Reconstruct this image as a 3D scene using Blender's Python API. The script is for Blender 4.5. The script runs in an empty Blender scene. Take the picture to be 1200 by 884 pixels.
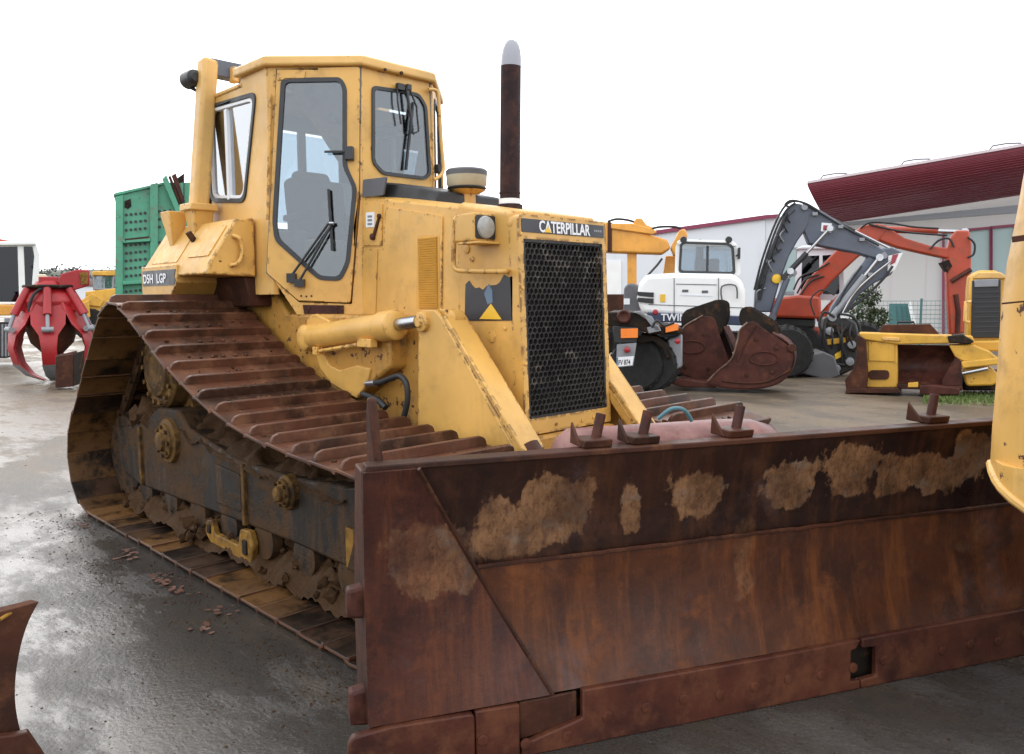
import bpy, bmesh, math, random
from mathutils import Vector, Matrix, noise
from mathutils.geometry import tessellate_polygon
R = math.radians
rnd = random.Random(7)
scene = bpy.context.scene
COL = scene.collection

# ------------------------------------------------------------------ camera
CAM = Vector((4.2105, -3.3442, 1.5922))
YAW, PITCH, ROLL, FPX = 2.363045, -0.0972679, 0.0055872, 936.8
def cam_axes():
    cy, sy, cp, sp = math.cos(YAW), math.sin(YAW), math.cos(PITCH), math.sin(PITCH)
    f = Vector((cy*cp, sy*cp, sp)); r = Vector((sy, -cy, 0)); d = f.cross(r)
    cr, sr = math.cos(ROLL), math.sin(ROLL)
    return cr*r + sr*d, -sr*r + cr*d, f
AR, AD, AF = cam_axes()
cd = bpy.data.cameras.new('camera'); cam = bpy.data.objects.new('camera', cd); COL.objects.link(cam)
m = Matrix((AR, -AD, -AF)).transposed().to_4x4(); m.translation = CAM
cam.matrix_world = m
cd.sensor_width = 36; cd.sensor_fit = 'HORIZONTAL'; cd.lens = 36*FPX/1200
cd.clip_start = 0.05; cd.clip_end = 5000
scene.camera = cam

# ------------------------------------------------------------------ sky, sun, exposure
SUN_EL, SUN_AZ = 32, 166          # azimuth of the sun measured from +X
w = bpy.data.worlds.new('World'); scene.world = w; w.use_nodes = True
nt = w.node_tree; nt.nodes.clear()
out = nt.nodes.new('ShaderNodeOutputWorld'); bg = nt.nodes.new('ShaderNodeBackground')
sky = nt.nodes.new('ShaderNodeTexSky'); sky.sky_type = 'NISHITA'; sky.sun_disc = False
sky.sun_elevation = R(SUN_EL); sky.sun_rotation = R(90 - SUN_AZ); sky.air_density = 1.0; sky.dust_density = 4.0
hs = nt.nodes.new('ShaderNodeHueSaturation'); hs.inputs['Saturation'].default_value = 0.25
mx = nt.nodes.new('ShaderNodeMix'); mx.data_type = 'RGBA'; mx.inputs['Factor'].default_value = 0.80
mx.inputs['B'].default_value = (13.6, 14.0, 14.5, 1)      # the even cloud layer, in the sky texture's own units
nt.links.new(sky.outputs[0], hs.inputs['Color']); nt.links.new(hs.outputs[0], mx.inputs['A'])
nt.links.new(mx.outputs['Result'], bg.inputs['Color']); bg.inputs['Strength'].default_value = 0.14
nt.links.new(bg.outputs[0], out.inputs['Surface'])
sl = bpy.data.lights.new('sun', 'SUN'); sl.energy = 0.5; sl.angle = R(32); sl.color = (1, 0.965, 0.92)
so = bpy.data.objects.new('sun', sl); COL.objects.link(so)
sd = Vector((math.cos(R(SUN_EL))*math.cos(R(SUN_AZ)), math.cos(R(SUN_EL))*math.sin(R(SUN_AZ)), math.sin(R(SUN_EL))))
so.rotation_euler = sd.to_track_quat('Z', 'Y').to_euler()
scene.view_settings.view_transform = 'Standard'; scene.view_settings.look = 'None'
scene.view_settings.exposure = 0.3; scene.view_settings.gamma = 1.0
scene.render.engine = 'CYCLES'
scene.cycles.max_bounces = 6; scene.cycles.transparent_max_bounces = 12
scene.cycles.use_denoising = True

# ------------------------------------------------------------------ helpers
def pray(px, py): return AR*((px-600)/FPX) + AD*((py-442)/FPX) + AF
def onp(px, py, p0, n):
    d = pray(px, py); n = Vector(n); t = (Vector(p0)-CAM).dot(n)/d.dot(n); return CAM + d*t
def onX(px, py, X): return onp(px, py, (X, 0, 0), (1, 0, 0))
def onY(px, py, Y): return onp(px, py, (0, Y, 0), (0, 1, 0))
def onZ(px, py, Z): return onp(px, py, (0, 0, Z), (0, 0, 1))

class MB:
    def __init__(s): s.bm = bmesh.new()
    def face(s, pts):
        vs = [s.bm.verts.new(p) for p in pts]
        try: return s.bm.faces.new(vs)
        except ValueError: return None
    def prism(s, pts, vec):
        vec = Vector(vec); a = [s.bm.verts.new(Vector(p)) for p in pts]; b = [s.bm.verts.new(Vector(p)+vec) for p in pts]
        s.bm.faces.new(a[::-1]); s.bm.faces.new(b); n = len(a)
        for i in range(n): s.bm.faces.new((a[i], a[(i+1) % n], b[(i+1) % n], b[i]))
        return s
    def prismY(s, xz, y0, y1): return s.prism([(p[0], y0, p[1]) for p in xz], (0, y1-y0, 0))
    def prismX(s, yz, x0, x1): return s.prism([(x0, p[0], p[1]) for p in yz], (x1-x0, 0, 0))
    def prismZ(s, xy, z0, z1): return s.prism([(p[0], p[1], z0) for p in xy], (0, 0, z1-z0))
    def box(s, c, size, rot=None):
        M = (rot.to_4x4() if rot is not None else Matrix.Identity(4)); hx, hy, hz = [v/2 for v in size]; c = Vector(c)
        q = [c + M @ Vector((x, y, z)) for z in (-hz, hz) for x, y in ((-hx, -hy), (hx, -hy), (hx, hy), (-hx, hy))]
        v = [s.bm.verts.new(p) for p in q]
        for f in ((3, 2, 1, 0), (4, 5, 6, 7), (0, 1, 5, 4), (1, 2, 6, 5), (2, 3, 7, 6), (3, 0, 4, 7)): s.bm.faces.new([v[i] for i in f])
        return s
    def bar(s, p, q, wd, ht, up=(0, 0, 1)):
        p, q = Vector(p), Vector(q); x = (q-p); L = x.length; x.normalize(); y = Vector(up).cross(x)
        if y.length < 1e-4: y = Vector((0, 1, 0)).cross(x)
        y.normalize(); z = x.cross(y)
        return s.box((p+q)/2, (L, wd, ht), Matrix((x, y, z)).transposed())
    def tube(s, pts, r, seg=10, cap=True):
        pts = [Vector(p) for p in pts]; n = len(pts); rs = r if isinstance(r, (list, tuple)) else [r]*n
        rings = []; ref = None
        for i, p in enumerate(pts):
            t = (pts[min(i+1, n-1)] - pts[max(i-1, 0)]).normalized()
            if ref is None:
                ref = Vector((0, 0, 1)) if abs(t.z) < .9 else Vector((1, 0, 0))
            x = ref - t*ref.dot(t); x.normalize(); ref = x; y = t.cross(x)
            rings.append([s.bm.verts.new(p + (x*math.cos(a)+y*math.sin(a))*rs[i]) for a in [2*math.pi*k/seg for k in range(seg)]])
        for a, b in zip(rings, rings[1:]):
            for k in range(seg): s.bm.faces.new((a[k], a[(k+1) % seg], b[(k+1) % seg], b[k]))
        if cap:
            s.bm.faces.new(rings[0][::-1]); s.bm.faces.new(rings[-1])
        return s
    def cyl(s, p, q, r, seg=20): return s.tube([p, q], r, seg)
    def lathe(s, prof, o, axis, seg=24):
        o = Vector(o); t = Vector(axis).normalized(); ref = Vector((0, 0, 1)) if abs(t.z) < .9 else Vector((1, 0, 0))
        x = (ref - t*ref.dot(t)).normalized(); y = t.cross(x); rings = []
        for rr, h in prof:
            rings.append([s.bm.verts.new(o + t*h + (x*math.cos(a)+y*math.sin(a))*max(rr, 1e-4)) for a in [2*math.pi*k/seg for k in range(seg)]])
        for a, b in zip(rings, rings[1:]):
            for k in range(seg): s.bm.faces.new((a[k], a[(k+1) % seg], b[(k+1) % seg], b[k]))
        s.bm.faces.new(rings[0][::-1]); s.bm.faces.new(rings[-1])
        return s
    def loft(s, rings, cap=True, closed=True):
        vr = [[s.bm.verts.new(Vector(p)) for p in r_] for r_ in rings]; n = len(vr[0])
        for a, b in zip(vr, vr[1:]):
            for k in range(n if closed else n-1): s.bm.faces.new((a[k], a[(k+1) % n], b[(k+1) % n], b[k]))
        if cap and closed: s.bm.faces.new(vr[0][::-1]); s.bm.faces.new(vr[-1])
        return s
    def panel(s, loops, o, u, v, th):
        """flat plate with holes; loops[0] the outline, the rest holes, as (a,b) along u and v; thickness th along -normal"""
        o, u, v = Vector(o), Vector(u), Vector(v); n = u.cross(v).normalized()
        flat = [p for l in loops for p in l]
        tris = tessellate_polygon([[Vector((p[0], p[1], 0)) for p in l] for l in loops])
        A = [s.bm.verts.new(o+u*p[0]+v*p[1]) for p in flat]; B = [s.bm.verts.new(o+u*p[0]+v*p[1]-n*th) for p in flat]
        for t in tris:
            try: s.bm.faces.new([A[i] for i in t]); s.bm.faces.new([B[i] for i in t][::-1])
            except ValueError: pass
        k = 0
        for l in loops:
            m_ = len(l)
            for i in range(m_):
                j = (i+1) % m_; s.bm.faces.new((A[k+i], A[k+j], B[k+j], B[k+i]))
            k += m_
        return s
    def blob(s, c, r, seed=0, amp=.35, sub=2, sq=(1, 1, 1)):
        g = bmesh.ops.create_icosphere(s.bm, subdivisions=sub, radius=1)
        for v in g['verts']:
            d = v.co.normalized(); k = 1 + amp*noise.noise(d*1.7 + Vector((seed*3.1, seed*1.7, seed)))
            v.co = Vector(c) + Vector((d.x*sq[0], d.y*sq[1], d.z*sq[2]))*r*k
        return s
    def build(s, name, mat, parent=None, bevel=0, seg=2, smooth=38, label=None, kind=None, loc=None, rot=None):
        bmesh.ops.recalc_face_normals(s.bm, faces=s.bm.faces)
        me = bpy.data.meshes.new(name); s.bm.to_mesh(me); s.bm.free()
        me.materials.append(mat)
        if smooth:
            me.polygons.foreach_set('use_smooth', [True]*len(me.polygons)); me.set_sharp_from_angle(angle=R(smooth))
        ob = bpy.data.objects.new(name, me); COL.objects.link(ob)
        if parent is not None: ob.parent = parent
        if loc is not None: ob.location = loc
        if rot is not None: ob.rotation_euler = rot
        if bevel:
            b = ob.modifiers.new('bevel', 'BEVEL'); b.width = bevel; b.segments = seg; b.limit_method = 'ANGLE'; b.angle_limit = R(30)
        if label: ob['label'] = label
        if kind: ob['kind'] = kind
        return ob

def thing(name, label, cat, loc=(0, 0, 0), rotz=0, group=None):
    o = bpy.data.objects.new(name, None); COL.objects.link(o); o.location = loc; o.rotation_euler = (0, 0, rotz)
    o.empty_display_size = .2
    return tag(o, label, cat, group)
def tag(o, label, cat, group=None):
    o['label'] = label; o['category'] = cat
    if group: o['group'] = group
    return o
def dup(o, parent, **kw):
    c = o.copy(); COL.objects.link(c); c.parent = parent
    for k, v in kw.items(): setattr(c, k, v)
    return c
def rpoly(pts, r, n=5):
    """round the corners of a 2D polygon; r one number or one per corner"""
    out_ = []; N = len(pts)
    for i in range(N):
        p = Vector(pts[i]); a = Vector(pts[i-1]); b = Vector(pts[(i+1) % N]); rr = r[i] if isinstance(r, (list, tuple)) else r
        da, db = (a-p), (b-p); L = min(rr, da.length*.45, db.length*.45); da.normalize(); db.normalize()
        p0, p2 = p+da*L, p+db*L
        for k in range(n+1):
            t = k/n; q = p0*(1-t)**2 + p*2*t*(1-t) + p2*t*t; out_.append((q.x, q.y))
    return out_
def inset(pts, d):
    """move a 2D polygon's edges inward by d (counter-clockwise or clockwise)"""
    N = len(pts); area = sum(pts[i][0]*pts[(i+1) % N][1]-pts[(i+1) % N][0]*pts[i][1] for i in range(N)); sg = 1 if area > 0 else -1
    res = []
    for i in range(N):
        p = Vector(pts[i]); a = Vector(pts[i-1]); b = Vector(pts[(i+1) % N])
        e1 = (p-a).normalized(); e2 = (b-p).normalized(); n1 = Vector((-e1.y, e1.x))*sg; n2 = Vector((-e2.y, e2.x))*sg
        nn = (n1+n2); k = d/max(.3, 1+n1.dot(n2)); q = p+nn*k; res.append((q.x, q.y))
    return res
def catmull(pts, n=8):
    P_ = [Vector(p) for p in pts]; res = []
    for i in range(len(P_)-1):
        p0 = P_[max(i-1, 0)]; p1 = P_[i]; p2 = P_[i+1]; p3 = P_[min(i+2, len(P_)-1)]
        for k in range(n):
            t = k/n; res.append(.5*((2*p1)+(p2-p0)*t+(2*p0-5*p1+4*p2-p3)*t*t+(3*p1-p0-3*p2+p3)*t**3))
    res.append(P_[-1]); return res
def lettering(text, size, o, right, up, mat, parent, xs=1.0, bold=.0, ext=.002, name='lettering', align='LEFT', spacing=1.0):
    cu = bpy.data.curves.new('text', 'FONT'); cu.body = text; cu.size = size; cu.extrude = ext; cu.offset = bold*size; cu.align_x = align
    cu.space_character = spacing; cu.resolution_u = 3
    t = bpy.data.objects.new('text', cu); COL.objects.link(t)
    bpy.context.view_layer.update()
    me = bpy.data.meshes.new_from_object(t.evaluated_get(bpy.context.evaluated_depsgraph_get()))
    bpy.data.objects.remove(t); bpy.data.curves.remove(cu)
    right, up = Vector(right).normalized(), Vector(up).normalized(); nn = right.cross(up)
    M = Matrix((right*xs, up, nn)).transposed().to_4x4(); M.translation = Vector(o)
    me.transform(M); me.materials.clear(); me.materials.append(mat)
    ob = bpy.data.objects.new(name, me); COL.objects.link(ob); ob.parent = parent
    return ob

# ------------------------------------------------------------------ materials
class NT:
    def __init__(s, name):
        s.mat = bpy.data.materials.new(name); s.mat.use_nodes = True; s.t = s.mat.node_tree
        s.b = s.t.nodes['Principled BSDF']; s.tc = s.t.nodes.new('ShaderNodeTexCoord')
    def set(s, sock, v):
        if hasattr(v, 'is_output') or isinstance(v, bpy.types.NodeSocket): s.t.links.new(v, sock)
        elif isinstance(v, (tuple, list)) and len(v) == 3 and sock.type == 'RGBA': sock.default_value = (*v, 1)
        else: sock.default_value = v
    def vec(s, rand=True, scale=(1, 1, 1), src='Object'):
        mp = s.t.nodes.new('ShaderNodeMapping'); s.t.links.new(s.tc.outputs[src], mp.inputs['Vector']); mp.inputs['Scale'].default_value = scale
        if rand:
            oi = s.t.nodes.new('ShaderNodeObjectInfo'); c = s.t.nodes.new('ShaderNodeCombineXYZ')
            mu = s.math('MULTIPLY', oi.outputs['Random'], 37.0)
            for i in range(3): s.t.links.new(mu, c.inputs[i])
            s.t.links.new(c.outputs[0], mp.inputs['Location'])
        return mp.outputs[0]
    def noise(s, scale, detail=6, rough=.6, vec=None, dist=0):
        n = s.t.nodes.new('ShaderNodeTexNoise'); n.inputs['Scale'].default_value = scale; n.inputs['Detail'].default_value = detail
        n.inputs['Roughness'].default_value = rough; n.inputs['Distortion'].default_value = dist
        s.t.links.new(vec if vec is not None else s.vec(), n.inputs['Vector']); return n.outputs['Fac']
    def voro(s, scale, vec=None, feature='F1'):
        n = s.t.nodes.new('ShaderNodeTexVoronoi'); n.inputs['Scale'].default_value = scale; n.feature = feature
        s.t.links.new(vec if vec is not None else s.vec(), n.inputs['Vector']); return n.outputs['Distance']
    def math(s, op, a, b=0.0, clamp=False):
        n = s.t.nodes.new('ShaderNodeMath'); n.operation = op; n.use_clamp = clamp; s.set(n.inputs[0], a); s.set(n.inputs[1], b); return n.outputs[0]
    def step(s, v, lo, hi, o0=0.0, o1=1.0):
        n = s.t.nodes.new('ShaderNodeMapRange'); n.interpolation_type = 'SMOOTHSTEP'; s.set(n.inputs['Value'], v)
        n.inputs['From Min'].default_value = lo; n.inputs['From Max'].default_value = hi
        n.inputs['To Min'].default_value = o0; n.inputs['To Max'].default_value = o1; return n.outputs['Result']
    def mix(s, f, a, b):
        n = s.t.nodes.new('ShaderNodeMix'); n.data_type = 'RGBA'; s.set(n.inputs['Factor'], f); s.set(n.inputs['A'], a); s.set(n.inputs['B'], b); return n.outputs['Result']
    def bump(s, h, strength=.3, dist=.01):
        n = s.t.nodes.new('ShaderNodeBump'); n.inputs['Strength'].default_value = strength; n.inputs['Distance'].default_value = dist
        s.t.links.new(h, n.inputs['Height']); s.t.links.new(n.outputs[0], s.b.inputs['Normal'])
    def edges(s, r=.012):
        """1 along convex and concave edges, 0 on flats: where paint wears"""
        bv = s.t.nodes.new('ShaderNodeBevel'); bv.samples = 4; bv.inputs['Radius'].default_value = r
        g = s.t.nodes.new('ShaderNodeNewGeometry'); d = s.t.nodes.new('ShaderNodeVectorMath'); d.operation = 'DOT_PRODUCT'
        s.t.links.new(bv.outputs[0], d.inputs[0]); s.t.links.new(g.outputs['Normal'], d.inputs[1])
        return s.math('SUBTRACT', 1.0, d.outputs['Value'], True)
    def sep(s, src='Object'):
        n = s.t.nodes.new('ShaderNodeSeparateXYZ'); s.t.links.new(s.tc.outputs[src], n.inputs[0]); return n.outputs
    def out(s, color=None, rough=None, metal=None, **kw):
        if color is not None: s.set(s.b.inputs['Base Color'], color)
        if rough is not None: s.set(s.b.inputs['Roughness'], rough)
        if metal is not None: s.set(s.b.inputs['Metallic'], metal)
        for k, v in kw.items(): s.set(s.b.inputs[k.replace('_', ' ')], v)
        return s.mat

def plain(name, col, rough=.5, metal=0, var=.25, scale=9, bump=0):
    t = NT(name); n = t.noise(scale, 5); lo = tuple(c*(1-var) for c in col); hi = tuple(min(1, c*(1+var)) for c in col)
    if bump: t.bump(t.noise(scale*6, 4), bump, .004)
    return t.out(t.mix(n, lo, hi), t.step(n, .3, .7, max(.04, rough-.1), rough+.1), metal)
RUSTD, RUST, RUSTO = (.028, .012, .009), (.085, .030, .014), (.20, .075, .026)
def paint(name, col, rust=.63, dirt=.5, rough=.42, edge=.55, dirtcol=(.13, .075, .03), fade=.18):
    t = NT(name); v = t.vec(False)
    a = t.noise(1.6, 4, .55, v); fine = t.noise(16, 8, .7, v); spots = t.noise(17, 9, .66, v); big = t.noise(2.2, 3, .5, v)
    c = t.mix(t.step(a, .3, .7), tuple(x*(1-fade) for x in col), tuple(min(1, x*(1+fade*.6)) for x in col))
    c = t.mix(t.math('MULTIPLY', t.step(t.noise(5, 8, .7, v), .48, .75), dirt), c, dirtcol)        # grime
    vs = t.vec(False, (9, 9, .7)); c = t.mix(t.math('MULTIPLY', t.step(t.noise(2.2, 5, .6, vs), .58, .78), dirt*.4), c, tuple(x*.6 for x in dirtcol))   # run marks
    chip = t.step(t.math('ADD', spots, t.math('MULTIPLY', big, .28)), rust+.20, rust+.222)
    if edge:
        e = t.math('MULTIPLY', t.step(t.edges(.03), .008, .05), t.step(t.noise(13, 7, .72, v), edge-.01, edge+.02)); chip = t.math('MAXIMUM', chip, e)
    rc = t.mix(fine, (.03, .013, .011), (.13, .048, .02)); c = t.mix(chip, c, rc)
    t.bump(t.math('SUBTRACT', t.math('MULTIPLY', t.noise(3, 3, .5, v), .6), t.math('MULTIPLY', chip, .35)), .07, .02)
    return t.out(c, t.math('ADD', t.step(fine, .3, .7, rough-.1, rough+.12), t.math('MULTIPLY', chip, .3)), 0)
def rusty(name, c0=RUSTD, c1=RUST, c2=RUSTO, wet=.5, rand=True, pale=0.0, palecol=(.30, .27, .26), scale=1.0, amt=(.45, .72)):
    t = NT(name); v = t.vec(rand)
    a = t.noise(2.3*scale, 7, .65, v); b = t.noise(7*scale, 8, .7, v); f = t.noise(45*scale, 5, .7, v)
    c = t.mix(t.step(a, .36, .62), c0, c1); c = t.mix(t.step(b, *amt), c, c2); c = t.mix(t.math('MULTIPLY', f, .35), c, c0)
    if pale: c = t.mix(t.math('MULTIPLY', t.step(t.noise(6*scale, 7, .75, v), .55, .7), pale), c, palecol)
    t.bump(t.math('ADD', t.math('MULTIPLY', f, .4), b), .35, .006)
    return t.out(c, t.step(b, .35, .7, .62-.38*wet, .88-.3*wet), 0, Specular_IOR_Level=.08+.22*wet)
YEL = (.66, .372, .092)
M = {}
M['yellow'] = paint('yellow_paint', YEL, .635, .30)
M['yellow_worn'] = paint('yellow_paint_worn', (.66, .372, .092), .62, .35, edge=.505)
M['yellow_plain'] = paint('yellow_paint_louver', (.62, .33, .06), .72, .2, edge=0)
M['yellow_clean'] = paint('yellow_paint_upper', (.68, .40, .120), .67, .16, edge=.60)
M['yellow_dirty'] = paint('yellow_paint_muddy', (.50, .25, .045), .535, 1.0, .55)
M['yellow_bg'] = paint('yellow_paint_far', (.66, .36, .045), .60, .5, edge=0)
M['orange_bg'] = paint('orange_paint', (.72, .33, .05), .68, .3, edge=0)
M['red_bg'] = paint('red_paint', (.52, .045, .022), .62, .45, edge=0)
M['orangered'] = paint('orange_red_paint', (.40, .052, .020), .62, .5, edge=0)
M['scarlet'] = paint('scarlet_paint', (.33, .011, .015), .70, .2, edge=0)
M['white_paint'] = paint('white_paint', (.80, .80, .79), .75, .10, edge=0, dirtcol=(.45, .42, .38), fade=.04)
M['greyblue'] = paint('slate_paint', (.085, .10, .135), .72, .2, edge=0)
M['green'] = paint('green_paint', (.065, .30, .185), .58, .7, edge=0, dirtcol=(.16, .09, .06))
M['shoe'] = rusty('track_shoe_steel', (.034, .016, .010), (.118, .044, .024), (.185, .080, .038), .85, pale=.65, palecol=(.060, .042, .032))
M['steel_dark'] = rusty('dark_steel', (.011, .009, .008), (.026, .019, .014), (.095, .045, .019), .30, amt=(.50, .68))
M['chain'] = rusty('chain_steel', (.02, .012, .008), (.06, .03, .015), (.13, .07, .03), .3)
M['rust_plain'] = rusty('rusted_steel', (.030, .012, .008), (.075, .026, .014), (.14, .055, .025), .5, amt=(.5, .75))
M['rust_red'] = rusty('red_brown_steel', (.032, .011, .009), (.080, .024, .017), (.12, .042, .024), .55)
def mk_muddy_steel():
    t = NT('muddy_steel'); v = t.vec(False); a = t.noise(2.6, 8, .7, v); b = t.noise(14, 8, .75, v); vs = t.vec(False, (6, 6, .8)); r_ = t.noise(1.7, 6, .65, vs)
    c = t.mix(b, (.010, .009, .008), (.030, .025, .021)); c = t.mix(t.math('MULTIPLY', t.step(r_, .48, .66), .75), c, (.085, .042, .017))
    m_ = t.step(t.math('ADD', t.math('MULTIPLY', a, .7), t.math('MULTIPLY', b, .35)), .47, .60); c = t.mix(t.math('MULTIPLY', m_, .9), c, t.mix(b, (.035, .018, .008), (.10, .052, .022)))
    t.bump(t.math('ADD', t.math('MULTIPLY', m_, .7), t.math('MULTIPLY', b, .4)), .45, .010)
    return t.out(c, t.math('ADD', t.step(b, .3, .7, .36, .6), t.math('MULTIPLY', m_, .35)), 0, Specular_IOR_Level=.17)
M['muddy_steel'] = mk_muddy_steel()
M['hub'] = rusty('muddy_hub', (.030, .017, .008), (.13, .068, .022), (.24, .13, .035), .25, scale=2.2)
M['ochre'] = rusty('ochre_muddy_paint', (.07, .036, .012), (.26, .135, .025), (.38, .20, .035), .4, scale=2.5)
M['black'] = plain('black_metal', (.018, .018, .020), .45)
M['cowl'] = plain('grey_cowl', (.10, .10, .11), .55)
M['rubber'] = plain('rubber', (.015, .015, .016), .6, bump=.2)
M['seal'] = plain('window_seal', (.03, .032, .036), .5)
M['tyre'] = plain('tyre_rubber', (.011, .0105, .010), .85, bump=.3)
M['chrome'] = plain('chromed_rod', (.42, .43, .45), .22, 1, .1)
M['steel_bright'] = plain('bare_steel', (.45, .45, .47), .3, 1, .15)
M['stack'] = rusty('stack_steel', (.018, .010, .011), (.048, .022, .022), (.095, .045, .032), .35, scale=1.6)
M['stack_tip'] = plain('galvanised_tip', (.30, .30, .33), .45, .5)
M['cream'] = plain('cream_plastic', (.42, .36, .24), .5)
M['white'] = plain('white_print', (.75, .76, .78), .5, var=.08)
M['sticker_black'] = plain('decal_black', (.02, .02, .026), .38)
M['yellow_print'] = plain('decal_yellow', (.75, .45, .03), .45, var=.08)
M['blue_print'] = plain('decal_blue', (.10, .16, .24), .4)
M['lens'] = plain('lamp_glass', (.33, .33, .31), .08, var=.35, scale=30)
M['seat'] = plain('seat_cloth', (.035, .035, .04), .8)
M['interior'] = plain('cab_interior', (.13, .135, .14), .7, var=.06)
M['red_lens'] = plain('red_lens', (.30, .02, .03), .2)
M['orange_plate'] = plain('orange_reflector', (.85, .22, .03), .35, var=.08)
M['plate_white'] = plain('number_plate', (.62, .66, .74), .35, var=.05)
M['wall'] = plain('wall_cladding', (.58, .57, .555), .6, var=.05, scale=.6)
M['wall_cool'] = plain('wall_cladding_cool', (.66, .68, .72), .6, var=.05, scale=.6)
M['magenta'] = plain('magenta_trim', (.22, .025, .07), .45, var=.1)
M['maroon'] = plain('maroon_cladding', (.20, .026, .045), .42, var=.12, scale=2)
M['fascia'] = plain('pale_fascia', (.62, .52, .55), .5, var=.05)
M['fence'] = plain('fence_steel', (.06, .16, .16), .5)
M['grey_metal'] = plain('grey_metal', (.24, .25, .27), .45, .3)
M['citrus'] = plain('yellow_green_sheet', (.55, .62, .12), .45)

def glass(name, tint=(.72, .82, .90), refl=.16, film=.10):
    mt = bpy.data.materials.new(name); mt.use_nodes = True; t = mt.node_tree; t.nodes.clear()
    o = t.nodes.new('ShaderNodeOutputMaterial'); mxs = t.nodes.new('ShaderNodeMixShader'); tr = t.nodes.new('ShaderNodeBsdfTransparent')
    gl = t.nodes.new('ShaderNodeBsdfGlossy'); gl.inputs['Roughness'].default_value = .03; gl.inputs['Color'].default_value = (.95, .97, 1, 1)
    tr.inputs['Color'].default_value = (*tint, 1)
    fr = t.nodes.new('ShaderNodeLayerWeight'); fr.inputs['Blend'].default_value = refl
    ad = t.nodes.new('ShaderNodeMath'); ad.operation = 'ADD'; ad.inputs[1].default_value = film; ad.use_clamp = True
    t.links.new(fr.outputs['Fresnel'], ad.inputs[0]); t.links.new(ad.outputs[0], mxs.inputs[0])
    t.links.new(tr.outputs[0], mxs.inputs[1]); t.links.new(gl.outputs[0], mxs.inputs[2]); t.links.new(mxs.outputs[0], o.inputs['Surface'])
    return mt
M['glass'] = glass('cab_glass', (.64, .70, .74), .18, .09)
M['glass_sky'] = glass('side_glass', (.86, .92, .95), .30, .34)
M['glass_dark'] = glass('dark_glass', (.14, .17, .19), .14, .03)
M['window_pane'] = plain('building_glass', (.30, .40, .40), .08, 0, .1, 1.2)

def mk_mud():
    t = NT('mud'); v = t.vec(False); a = t.noise(6, 8, .7, v); b = t.noise(40, 6, .7, v)
    t.bump(t.math('ADD', a, t.math('MULTIPLY', b, .5)), .8, .02)
    return t.out(t.mix(a, (.022, .011, .005), (.085, .042, .017)), t.step(b, .3, .7, .6, .95), 0, Specular_IOR_Level=.15)
M['mud'] = mk_mud()
def mk_shoe_inner():
    t = NT('shoe_inner_mud'); v = t.vec(True); a = t.noise(3.5, 7, .68, v); b = t.noise(18, 7, .7, v)
    oi = t.t.nodes.new('ShaderNodeObjectInfo'); r_ = t.step(oi.outputs['Random'], .25, .75)
    wet = t.mix(r_, (.050, .022, .009), (.145, .066, .018))
    c = t.mix(t.step(t.math('ADD', a, t.math('MULTIPLY', r_, .08)), .42, .60), (.012, .0075, .005), wet); c = t.mix(t.math('MULTIPLY', t.step(b, .5, .7), .55), c, (.030, .016, .008))
    t.bump(b, .5, .008); return t.out(c, t.step(a, .3, .7, .32, .7), 0, Specular_IOR_Level=.35)
M['shoe_inner'] = mk_shoe_inner()

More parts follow.
